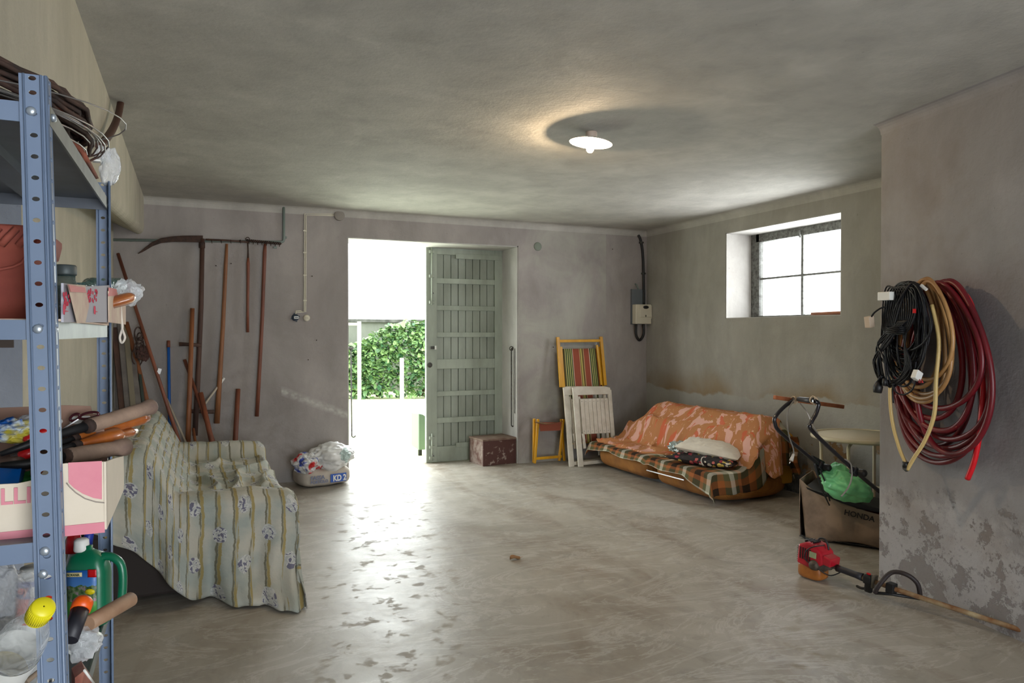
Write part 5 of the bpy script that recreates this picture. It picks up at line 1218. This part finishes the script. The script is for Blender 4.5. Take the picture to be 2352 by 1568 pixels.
# ---------------------------------------------------------------- lawn mower with its grass bag, table
FY, NY = 3.72, 3.36
g = thing('lawn_mower', 'lawn mower with black tube handle standing behind the near wall edge', 'lawn mower', (4.6, 3.6, 0))
M_tube = mat('black_glossy_tube', (24, 22, 28), .28, coat=.4)
fa = [W(1832, 916, Y=FY), W(1806, 930, Y=FY), W(1782, 955, Y=FY), W(1780, 972, Y=FY), W(1796, 996, Y=FY), W(1880, 1066, Y=FY), W(1950, 1124, Y=FY)]
na = [W(1873, 921, Y=NY), W(1880, 928, Y=NY), W(1874, 950, Y=NY), W(1863, 972, Y=NY), W(1868, 992, Y=NY), W(1960, 1078, Y=NY), W(2016, 1125, Y=NY)]
d_ = (na[-1]-na[-2]).normalized(); na.append(na[-1]+d_*.35); d_ = (fa[-1]-fa[-2]).normalized(); fa.append(fa[-1]+d_*.30)
MB().tube(smooth_path(fa[::-1], 5)+smooth_path(na, 5), .0135, 10).build('handle_tube', M_tube, g)
MB().tube([fa[0].lerp(na[0], .12), fa[0].lerp(na[0], .92)], .0175, 12).build('grip', mat('black_rubber', (34, 34, 40), .5), g)
for p, pl in ((W(1884, 1070, Y=FY), 1), (W(1963, 1082, Y=NY), 0)):
    c = MB().box(p, (.05, .04, .055), Matrix.Rotation(.7, 3, 'Y')).build('joint', M_black, g, bev=.008)
    MB().lathe([(.001, -.03), (.02, -.03), (.024, -.01), (.024, .03), (.014, .04)], 12, p+V((.02, -.03, -.005)), Matrix.Rotation(PI/2, 3, 'X')).build('wing_knob', M_black, c)
MB().poly([W(1868, 1046, Y=FY), W(1894, 1060, Y=FY), W(1896, 1082, Y=FY), W(1880, 1092, Y=FY)], (0, .02, 0)).build('cable_bracket', M_black, g)
MB().tube(smooth_path([W(1872, 1064, Y=FY-.03), W(1880, 1100, Y=FY-.03), W(1890, 1128, Y=FY-.02), W(1905, 1160, Y=FY)], 5), .005, 6).build('throttle_cable', M_black, g)
MB().tube(smooth_path([W(1884, 1080, Y=FY-.03), W(1896, 1110, Y=FY-.03), W(1906, 1150, Y=FY-.01)], 5), .005, 6).build('throttle_cable', M_black, g)
MB().b2((4.60, 3.40, .10), (5.08, 3.86, .24)).build('deck', mat('mower_red', (150, 22, 26), .4), g, bev=.03)
MB().lathe([(.001, 0), (.10, 0), (.11, .02), (.10, .14), (.05, .17), (.001, .17)], 20, (4.84, 3.63, .24)).build('engine', M_black, g)
for x in (4.64, 5.02):
    for y in (3.37, 3.85): MB().lathe([(.001, 0), (.08, 0), (.09, .01), (.09, .035), (.08, .045), (.001, .045)], 20, (x, y, .09), Matrix.Rotation(PI/2, 3, 'X')).build('wheel', M_black, g)
n = NT('brown_bag_fabric'); v_ = n.coord(); n.color(n.mix(n.ramp(n.noise(v_, 5, 5), [(.4, 0), (.6, 1)]), lin((156, 134, 114)), lin((124, 106, 90)))); n.rough(.9); n.bump(n.noise(v_, 300, 2), .3, .002); M_gb = n.m
g = thing('grass_bag', 'brown fabric grass catcher bag with dark lettering below the mower handle', 'grass bag', (4.3, 3.6, 0))
g0, g1 = V((4.05, 3.92, 0)), V((4.44, 3.28, 0)); gu = (g1-g0).normalized(); gn = V((gu.y, -gu.x, 0)); gn = -gn if gn.x > 0 else gn; GL = (g1-g0).length
tz = lambda u: .405-.20*u-.03*math.sin(PI*u*1.2) + .03*math.exp(-(u/.06)**2)
def bagf(u, v): 
    z = .02+(tz(u)-.02)*v; bul = .03*math.sin(PI*u)*math.sin(PI*min(1, v*1.1))+.01*nz(u*4, v*3, 3)
    return g0+gu*(GL*u-.02*math.exp(-(u/.1)**2)*(1-v)*-2)+gn*bul+V((0, 0, z-.012*math.sin(PI*u*3)*(1-v)))
mb = MB(); mb.grid(bagf, 40, 20); mb.build('side_panel', M_gb, g, solid=.004)
bk = -gn*.42
mb = MB(); mb.grid(lambda u, v: g0+bk*u+V((0, 0, .02+(tz(0)-.02)*v))-gu*.03*math.sin(PI*u)*math.sin(PI*v), 12, 12); mb.build('end_panel', M_gb, g, solid=.004)
mb = MB(); mb.grid(lambda u, v: g0+gu*GL*u+bk+V((0, 0, .02+(tz(u)-.02)*v)), 12, 4); mb.build('far_panel', M_gb, g, solid=.004)
mb = MB(); mb.grid(lambda u, v: g0+gu*GL*u+bk*v+V((0, 0, .022)), 8, 4); mb.build('bottom', M_black, g, solid=.004)
mb = MB(); mb.poly([g0+gu*(GL*.05)+V((0, 0, tz(.05)-.03)), g0+gu*(GL*.42)+V((0, 0, tz(.42)-.015)), g0+gu*GL+V((0, 0, tz(1)+.03)), g0+gu*GL+bk+V((0, 0, tz(1)+.03)), g0+gu*(GL*.42)+bk+V((0, 0, tz(.42)-.015)), g0+gu*(GL*.05)+bk+V((0, 0, tz(.05)-.03))], (0, 0, .012)); mb.build('lid', M_black, g)
sl = (V(g0+gu*GL*.9+V((0, 0, tz(.9))))-V(g0+gu*GL*.6+V((0, 0, tz(.6))))).normalized(); up_ = gn.cross(sl); up_ = -up_ if up_.z < 0 else up_
text('bag_lettering', 'HONDA', .052, mat('dark_print', (44, 36, 34), .8), g, bagf(.40, .80)+gn*.014-V((0, 0, .015)), sl, up_, .001, bold=.0012, sx=1.0)
n = NT('green_thin_plastic'); n.color(lin((128, 214, 146))); n.rough(.35); n.b.inputs['Transmission Weight'].default_value = 0; n.b.inputs['Subsurface Weight'].default_value = .0; n.bump(n.noise(n.coord(), 9, 4, .5, 1.5), .35, .02); M_gp = n.m
mb = MB(); cb_ = W(1945, 1115, D=5.05); Rg = Matrix.Rotation(.32, 3, V((_sa, _ca, 0)))
mb.blob(cb_, (.19, .16, .105), 52, .22, 1.3, 5, Rg, smooth=True); mb.blob(W(1922, 1098, D=5.05), (.085, .08, .10), 53, .25, 1.5, 4, smooth=True)
o = mb.build('green_bag', M_gp); tag(o, 'light green plastic bag lying on top of the brown grass bag', 'bag')
a_, b_ = W(1778, 912, Y=FY+.03), W(1937, 934, Y=FY+.02)
o = MB().beam(a_, b_, .022, .028).build('wooden_stick', mat('orange_brown_stick', (176, 104, 62), .7, col2=(140, 78, 46), ns=12), bev=.004); tag(o, 'orange brown wooden stick tied across the mower handle', 'stick')
M_cw = mat('off_white_cable', (196, 190, 180), .5)
g = thing('white_cable', 'thin grey white cable with a plug hanging from the mower grip', 'cable', W(1825, 925, Y=FY))
MB().tube(smooth_path([W(1824, 918, Y=FY-.03), W(1812, 938, Y=FY-.03), W(1808, 965, Y=FY-.03), W(1812, 1000, Y=FY-.03), W(1822, 1030, Y=FY-.03), W(1823, 1044, Y=FY-.03)], 6), .0045, 6).build('cord', mat('grey_cable', (128, 122, 114), .5), g)
MB().tube([W(1823, 1042, Y=FY-.03), W(1817, 1058, Y=FY-.03)], [.008, .014], 10).build('plug', M_cw, g)
MB().tube([W(1817, 1057, Y=FY-.03), W(1813, 1065, Y=FY-.03)], .003, 6).build('prong', M_chrome, g)
for x, yy in ((1824, FY), (1869, NY+.03)):
    mb = MB()
    for k in range(4): c = W(x+k*2-3, 917+k*1.2, Y=yy); mb.tube([c+V((.006*math.sin(t*PI/5), .021*math.cos(t*PI/5), .021*math.sin(t*PI/5))) for t in range(10)], .0035, 5, True)
    o = mb.build('string_tie', mat('pale_string', (196, 176, 150), .9)); tag(o, 'pale string wound round the mower grip, ' + ('left tie' if x < 1850 else 'right tie'), 'string')
o = MB().tube(smooth_path([W(1838, 926, Y=FY-.02), W(1852, 945, Y=FY-.05), W(1866, 975, Y=NY-.02), W(1878, 995, Y=NY-.02)], 5), .0045, 6).build('thin_cable', mat('grey_cable', (0, 0, 0))); tag(o, 'thin grey cable running down between the two mower tubes', 'cable')
o = MB().tube(smooth_path([W(1940, 1054, Y=NY-.02), W(1952, 1062, Y=NY-.02), W(1956, 1076, Y=NY-.02), W(1956, 1098, Y=NY-.02), W(1948, 1120, Y=NY-.03), W(1932, 1140, Y=NY-.03)], 6), .005, 6).build('bowed_cable', mat('grey_cable', (0, 0, 0))); tag(o, 'cable bowing from the near mower tube over the green bag', 'cable')

M_tab = mat('cream_metal_table', (206, 196, 168), .5)
tc = V((4.80, 4.02, 0)); tr_ = .37; tzv = .70
g = thing('round_table', 'round cream garden table half hidden behind the near wall', 'table', tc)
n = NT('cream_mesh_top'); v_ = n.coord(); w1 = n.node('ShaderNodeTexWave'); w1.inputs['Scale'].default_value = 40; w1.bands_direction = 'X'; n.link(v_, w1.inputs[0]); w2 = n.node('ShaderNodeTexWave'); w2.inputs['Scale'].default_value = 40; w2.bands_direction = 'Y'; n.link(v_, w2.inputs[0])
mm = n.math('MULTIPLY', w1.outputs[1], w2.outputs[1]); n.color(n.mix(n.math('MULTIPLY', mm, .8), lin((214, 204, 180)), lin((150, 140, 118)))); n.rough(.5); n.bump(mm, -.6, .004)
MB().lathe([(.001, tzv-.012), (tr_-.02, tzv-.012), (tr_-.02, tzv), (.001, tzv)], 48, tc).build('table_top', n.m, g)
MB().lathe([(tr_-.03, tzv-.02), (tr_, tzv-.025), (tr_+.006, tzv-.012), (tr_, tzv+.006), (tr_-.024, tzv+.006), (tr_-.026, tzv)], 48, tc, cap=False).build('rim', M_tab, g)
for k in range(4):
    a = math.radians(203+90*k); R0, R1 = tr_-.06, tr_-.14
    p = [V((tc.x+R0*.7*math.cos(a), tc.y+R0*.7*math.sin(a), tzv-.03)), V((tc.x+R0*math.cos(a), tc.y+R0*math.sin(a), tzv-.06)), V((tc.x+(R0+.0)*math.cos(a), tc.y+(R0+.0)*math.sin(a), tzv-.16)), V((tc.x+R0*math.cos(a), tc.y+R0*math.sin(a), .01))]
    MB().tube(smooth_path(p, 6), .013, 10).build('leg', M_tab, g)
MB().tube([(tc.x+.30*math.cos(t*PI/10), tc.y+.30*math.sin(t*PI/10), .25) for t in range(20)], .008, 6, True).build('brace_ring', M_tab, g)

# ---------------------------------------------------------------- brushcutter
bp = V((3.50, 3.27, 0))
g = thing('brushcutter', 'red engined brushcutter lying on the floor along the near right wall', 'brushcutter', bp)
tA = W(1912, 1300, D=4.46); tA.z = .10; tA = W(1912, 1300, Z=.11); tB = W(2060, 1354, Z=.085); tC = W(2352, 1449, Z=.05); d_ = (tC-tB).normalized()
tE = tC+d_*.55
ax = (tB-tA).normalized(); sd_ = V((-ax.y, ax.x, 0)).normalized(); ec = tA-ax*.09
if sd_.x > 0: sd_ = -sd_
M_red = mat('engine_red', (190, 24, 44), .35, col2=(160, 18, 36), ns=8, coat=.3)
RA = Matrix((ax, sd_, ax.cross(sd_) if ax.cross(sd_).z > 0 else -ax.cross(sd_))).transposed()
def E_(x, y, z): return ec+RA @ V((x, y, z-.05))
MB().tube([tA-ax*.02, tA+ax*.12], .0125, 12).build('shaft', M_steel, g, 'bare steel shaft start')
M_shaft = mat('worn_cream_shaft', (176, 160, 126), .5, col2=(116, 76, 44), ns=3.5, lo=.45, hi=.62)
MB().tube([tA+ax*.10, tB, tC, tE], .0135, 12).build('shaft', M_shaft, g)
MB().tube([tA+ax*.03, tA+ax*.06, tA+ax*.15, tA+ax*.19], [.021, .019, .019, .023], 14).build('rear_grip', mat('black_rubber', (0, 0, 0)), g)
def obox(c, d, nm, m, bev=.012, R=RA): return MB().box(c, d, R).build(nm, m, g, bev=bev)
q = tA+ax*.225; obox(q+V((0, 0, -.0)), (.055, .045, .055), 'throttle_housing', M_black); obox(q+V((0, 0, -.045)), (.045, .030, .06), 'trigger_guard', M_black)
MB().tube(smooth_path([q+V((0, 0, -.05)), q+V((0, 0, -.065))-ax*.04, q+V((0, 0, -.062))-ax*.075], 4), [.008]*8+[.004], 8).build('trigger', M_black, g)
obox(q+ax*.0+V((0, 0, .032)), (.02, .012, .01), 'stop_switch', M_redp, .002); obox(q+ax*.035, (.014, .05, .07), 'clamp', mat('clamp_grey', (84, 78, 66), .5), .003)
# engine: red shroud, starter, grey crankcase, orange tank
sh = [(-.09, .02), (-.085, .135), (-.03, .165), (.03, .155), (.075, .12), (.085, .06), (.05, .03), (0, .01)]
MB().poly([E_(x-.02, .062, z) for x, z in sh], RA @ V((0, -.125, 0))).build('red_shroud', M_red, g, bev=.010)
MB().poly([E_(x, .058, z) for x, z in ((.05, .06), (.11, .055), (.115, .105), (.06, .115))], RA @ V((0, -.10, 0))).build('muffler_cover', M_red, g, bev=.008)
sl_ = MB()
for i in range(3):
    for k in range(7):
        sl_.box(E_(-.112+.002*0, .040-.035*i, .040+.013*k), (.004, .024, .0055), RA)
sl_.build('cooling_slots', M_black, g, kind='stuff')
for i in range(4): MB().box(E_(-.075+.018*i, .0, .158+.002*i), (.007, .07, .012), RA).build('top_slot', M_black, g)
for i in range(5): MB().box(E_(-.085+.016*i, -.0635 if (RA @ V((0, -1, 0))).dot(V((0, 0, HC))*0-ec) > 0 else .0635, .09), (.006, .003, .07), RA).build('side_slot', M_black, g)
sgn = -1 if (RA @ V((0, -1, 0))).dot(-ec) > 0 else 1
MB().box(E_(.0, sgn*.066, .10), (.045, .004, .035), RA).build('sticker', mat('pale_green_sticker', (150, 160, 120), .6), g)
MB().lathe([(.001, .0), (.052, 0), (.056, .01), (.046, .045), (.030, .06), (.02, .085)], 20, E_(.0, 0, .045), ax.to_track_quat('Z', 'Y').to_matrix()).build('crankcase', mat('dirty_aluminium', (96, 84, 70), .6, .3, col2=(60, 52, 46), ns=30, bump=.4), g)
MB().lathe([(.001, 0), (.03, 0), (.034, .006), (.026, .03), (.001, .03)], 18, E_(.01, sgn*.048, .04), (RA @ V((0, sgn, 0))).to_track_quat('Z', 'Y').to_matrix()).build('starter', mat('dirty_aluminium', (0, 0, 0)), g)
mb = RB(E_(-.035, 0, 0)*1.0, .078, .058, -.02, .065, math.atan2(ax.y, ax.x), .9); 
mb = MB(); 
def tank(u, v):
    a = 2*PI*u; ph = -PI/2+PI*v; e = .5
    f = lambda t: math.copysign(abs(t)**e, t)
    q_ = E_(-.035+.082*f(math.cos(ph))*f(math.cos(a)), .060*f(math.cos(ph))*f(math.sin(a)), 0); q_.z = 0; return q_+V((0, 0, .055+.052*f(math.sin(ph))))
mb.grid(tank, 28, 16); mb.build('fuel_tank', mat('orange_fuel_tank', (172, 106, 44), .4, col2=(140, 82, 34), ns=12), g)
MB().tube(smooth_path([E_(-.01, 0, .165), E_(-.005, 0, .19), E_(.03, 0, .195), E_(.05, 0, .17), E_(.06, 0, .14)], 5), .006, 8).build('top_handle', M_black, g)
MB().tube(smooth_path([E_(.05, sgn*.03, .17), E_(0, sgn*.075, .15), E_(-.04, sgn*.078, .11), E_(-.045, sgn*.07, .06), E_(.02, sgn*.07, .04), E_(.09, sgn*.03, .0), tA+ax*.05+V((0, 0, -.02))], 6), .0035, 6).build('throttle_cable', M_black, g)
MB().tube(smooth_path([E_(-.10, 0, .16), E_(-.12, 0, .17), E_(-.14, .0, .165)], 4), .004, 6).build('pull_cord', M_black, g)
# loop handle
hc = tB-ax*.03
lp = [hc-ax*.07+sd_*.045+V((0, 0, -.045)), hc-ax*.045+sd_*.04+V((0, 0, .01)), hc-ax*.0+sd_*.0+V((0, 0, .085)), hc+ax*.07-sd_*.02+V((0, 0, .095)), hc+ax*.115-sd_*.05+V((0, 0, .055)), hc+ax*.12-sd_*.07+V((0, 0, -.02))]
MB().tube(smooth_path(lp, 6), .0125, 10).build('loop_handle', mat('dark_brown_rubber', (40, 30, 30), .6), g)
MB().tube([hc-ax*.07+sd_*.045+V((0, 0, -.045)), hc+V((0, 0, -.035)), hc+ax*.12-sd_*.07+V((0, 0, -.03))], .009, 8).build('loop_foot', M_black, g)
obox(hc, (.045, .05, .055), 'handle_clamp', M_black, .006)
MB().lathe([(.001, 0), (.05, 0), (.055, .02), (.04, .05), (.02, .06)], 20, V((tE.x, tE.y, 0.0))).build('cutting_head', M_black, g)

# ---------------------------------------------------------------- hoses and cables hanging on the pier
M_rh = mat('dark_red_hose', (120, 16, 28), .4, col2=(86, 14, 24), ns=3); M_rh2 = mat('bright_red_hose', (206, 20, 32), .35)
M_th = mat('tan_hose', (182, 138, 86), .4, col2=(140, 100, 60), ns=3); M_th2 = mat('yellowish_hose', (206, 178, 116), .4)
M_bc = mat('black_cable', (14, 14, 18), .5, spec=.3)
# peg sticking out of the pier carries everything
g = thing('wall_bracket', 'white bracket on the near wall carrying the cables and hoses', 'bracket', WP(2140, 668, 0))
pk0, pk1 = WP(2150, 668, .0), WP(2044, 682, .36)
MB().tube([pk0, pk1], .018, 10).build('arm', M_iron, g)
q = WP(2036, 680, .385); MB().box(q, (.045, .075, .045)).build('end_block', M_white, g, bev=.003)
def loop(cx, top, bot, hw, n, seed, tilt=0, sq=1.0, wob=6):
    "teardrop loop in pier-parallel plane from photo pixels; narrow at the top where it hangs"
    R = random.Random(seed); ph = R.random()*6.28; pts = []
    for k in range(36):
        a = 2*PI*k/36; h = (1-math.cos(a))/2                     # 0 top .. 1 bottom
        wdt = hw*math.sin(a)*(.62+.45*h); y = top+(bot-top)*h
        x = cx+wdt+tilt*h+wob*.4*math.sin(2*a+ph)
        pts.append(WP(x, y+wob*.3*math.sin(3*a+ph), n+.012*math.sin(a*2+ph)))
    return smooth_path(pts, 2, True)
def hosering(name, lab, cat, rows, r, m, extra=(), nn=8, grp=None):
    g = thing(name, lab, cat, WP(rows[0][0], rows[0][2], rows[0][4]))
    for k, a in enumerate(rows): MB().tube(loop(*a), r, nn, True).build('loop', m, g)
    for nm, pts, rr, mm in extra: MB().tube(smooth_path(pts, 6), rr, nn).build(nm, mm, g)
    return g
red = []
R = random.Random(5)
spec = [(2150, 652, 1000, 96), (2165, 650, 1062, 100), (2152, 655, 1022, 92), (2172, 648, 1048, 108), (2180, 646, 1030, 104), (2188, 644, 1010, 98), (2140, 660, 962, 84), (2160, 654, 990, 90), (2195, 650, 1040, 92), (2168, 652, 935, 96)]
for k, (cx, tp_, bt, hw) in enumerate(spec): red.append((cx-12, tp_, bt, hw+7, +.040+.012*k, 60+k, 10, 1, 9))
g = hosering('red_hose', 'thick dark red garden hose coiled on the wall, nearest the plaster', 'hose', red, .0150, M_rh,
    [('hose_end', [WP(2190, 650, .05), WP(2226, 690, .07), WP(2245, 760, .08), WP(2258, 850, .09), WP(2254, 960, .10), WP(2240, 1050, .10), WP(2222, 1100, .10)], .0135, M_rh2),
     ('hose_start', [WP(2060, 905, .10), WP(2075, 950, .09), WP(2110, 985, .07), WP(2130, 1000, .05)], .0125, M_rh)])
tan = []
for k, (cx, tp_, bt, hw) in enumerate([(2140, 645, 925, 62), (2150, 640, 905, 66), (2130, 650, 890, 58), (2145, 642, 915, 70), (2156, 648, 870, 60)]): tan.append((cx-22, tp_, bt, hw, .15+.016*k, 80+k, 0, 1, 5))
g = hosering('tan_hose', 'tan yellow hose coiled between the red hose and the black cables', 'hose', tan, .0115, M_th,
    [('hose_end', [WP(2052, 830, .20), WP(2044, 900, .21), WP(2050, 970, .21), WP(2066, 1030, .21), WP(2080, 1062, .21)], .0095, M_th2),
     ('hose_end', [WP(2140, 700, .23), WP(2156, 780, .23), WP(2150, 870, .23), WP(2146, 950, .22), WP(2125, 1010, .21), WP(2100, 1050, .21), WP(2084, 1078, .21)], .0105, M_th2)])
q = WP(2080, 1066, .215); MB().tube([q+V((0, 0, .014)), q-V((0, 0, .016))], .016, 12).build('connector', M_black, g); MB().tube([q-V((.006, 0, .016)), q-V((-.012, 0, .030))], .014, 12).build('connector', M_iron, g)
blk = []; R = random.Random(9)
for k in range(30):
    blk.append((2088+R.uniform(-12, 14), 655+R.uniform(-8, 8), 860+R.uniform(-60, 30), 43+R.uniform(-8, 10), .23+.0045*k, 100+k, -12, 1, 9))
g = hosering('black_cable_coil', 'bundle of black extension cable hanging on the wall bracket', 'cable', blk, .0056, M_bc, nn=6)
for k in range(13):
    a0 = R.uniform(0, 1); cx = 2066+R.uniform(-6, 10); c0 = WP(cx, 765, .37)
    pts = [WP(cx+4*R.random(), 740, .38), WP(2040-30*a0, 790+R.uniform(-6, 10), .39), WP(2004+34*a0, 830+R.uniform(-8, 8), .39+.02*R.random()), WP(2018+26*a0, 872+R.uniform(-12, 10), .39), WP(2052+R.uniform(-6, 10), 882+R.uniform(-12, 8), .38), WP(2084+R.uniform(-8, 8), 850+R.uniform(-20, 10), .37), WP(2078, 790, .37), WP(cx+8, 745, .37)]
    MB().tube(smooth_path(pts, 5, True), .0044, 6, True).build('loop', M_bc, g)
for k in range(9):
    pts = [WP(2030+3*k, 760, .385), WP(2028+5*k, 700, .37), WP(2036+6*k, 664-R.uniform(0, 6), .36), WP(2054+6*k, 668, .36), WP(2062+5*k, 720, .37), WP(2058+3*k, 762, .38)]
    MB().tube(smooth_path(pts, 5, True), .0046, 6, True).build('upper_loop', M_bc, g)
mb = MB()
for k in range(4):
    c0 = WP(2052, 752+k*4, .385); mb.tube([c0+PU*(.055*math.cos(t*PI/8)+.02)+PN*.035*math.sin(t*PI/8)+V((0, 0, .004*math.sin(t))) for t in range(16)], .004, 6, True)
mb.build('binding_turns', M_bc, g)
MB().tube(smooth_path([WP(2036, 704, .38), WP(2022, 708, .40), WP(2008, 718, .41), WP(2001, 728, .41)], 5), .005, 6).build('lead', M_bc, g)
q = WP(1997, 739, .41); MB().box(q, (.040, .035, .062), Matrix.Rotation(-.15, 3, 'Y')).build('socket_block', mat('beige_socket', (190, 170, 148), .5), g, bev=.004)
q = WP(2106, 862, .37); MB().box(q, (.045, .03, .048), Matrix.Rotation(.5, 3, 'Y')).build('plug_block', M_white, g, bev=.004)
for dx in (-3, 1, 5): MB().tube([WP(2111+dx, 871, .37), WP(2115+dx, 879, .37)], .0025, 6).build('prong', M_redp, g)
q = WP(2017, 888, .40); MB().tube([q+V((0, .0, .03)), q, q-V((0.006, 0, .032))], [.012, .025, .021], 10).build('plug', M_black, g); MB().tube([WP(2026, 862, .40), q+V((0, 0, .03))], .008, 6).build('lead', M_bc, g)
q = WP(2032, 878, .40); MB().tube([q+V((0, 0, .02)), q-V((0, 0, .018))], .012, 8).build('plug', M_black, g)
MB().tube(smooth_path([WP(2050, 880, .39), WP(2058, 900, .38), WP(2075, 906, .37), WP(2095, 895, .37), WP(2104, 870, .37)], 6), .0045, 6).build('lead', M_bc, g)
MB().tube(smooth_path([WP(2054, 880, .39), WP(2050, 895, .385), WP(2052, 925, .38)], 5), .0045, 6).build('lead', M_bc, g)
q = WP(2122, 660, .33); MB().box(q, (.012, .04, .012), Matrix.Rotation(.7, 3, 'X')).build('white_tag', M_white, g)
q = WP(2100, 714, .38); MB().box(q, (.010, .012, .022)).build('red_tag', M_redp, g)

mb = MB(); mb.poly([W(150, 972, D=1.235), W(152, 957, D=1.235), W(205, 955, D=1.235), W(212, 962, D=1.235), W(205, 975, D=1.235)], (0, .004, 0)); o = mb.build('white_paper', M_white); tag(o, 'folded white paper beside the scissors in the crate', 'paper')

g = thing('dry_leaf', 'small curled dry leaf lying in the middle of the floor', 'leaf', W(1183, 1283, Z=0))
q = W(1183, 1283, Z=0.004); mb = MB(); mb.grid(lambda u, v: q+V(((u-.5)*.075, (v-.5)*.05*(1-(2*u-1)**2)**.5, .016*abs(2*v-1)**2+.006*math.sin(5*u))), 8, 6); mb.build('leaf_blade', mat('dry_leaf_brown', (150, 112, 74), .8), g, solid=.001)
MB().tube([q+V((.036, 0, .003)), q+V((.06, .01, .004))], .0012, 5).build('stalk', mat('dry_leaf_brown', (0, 0, 0)), g)
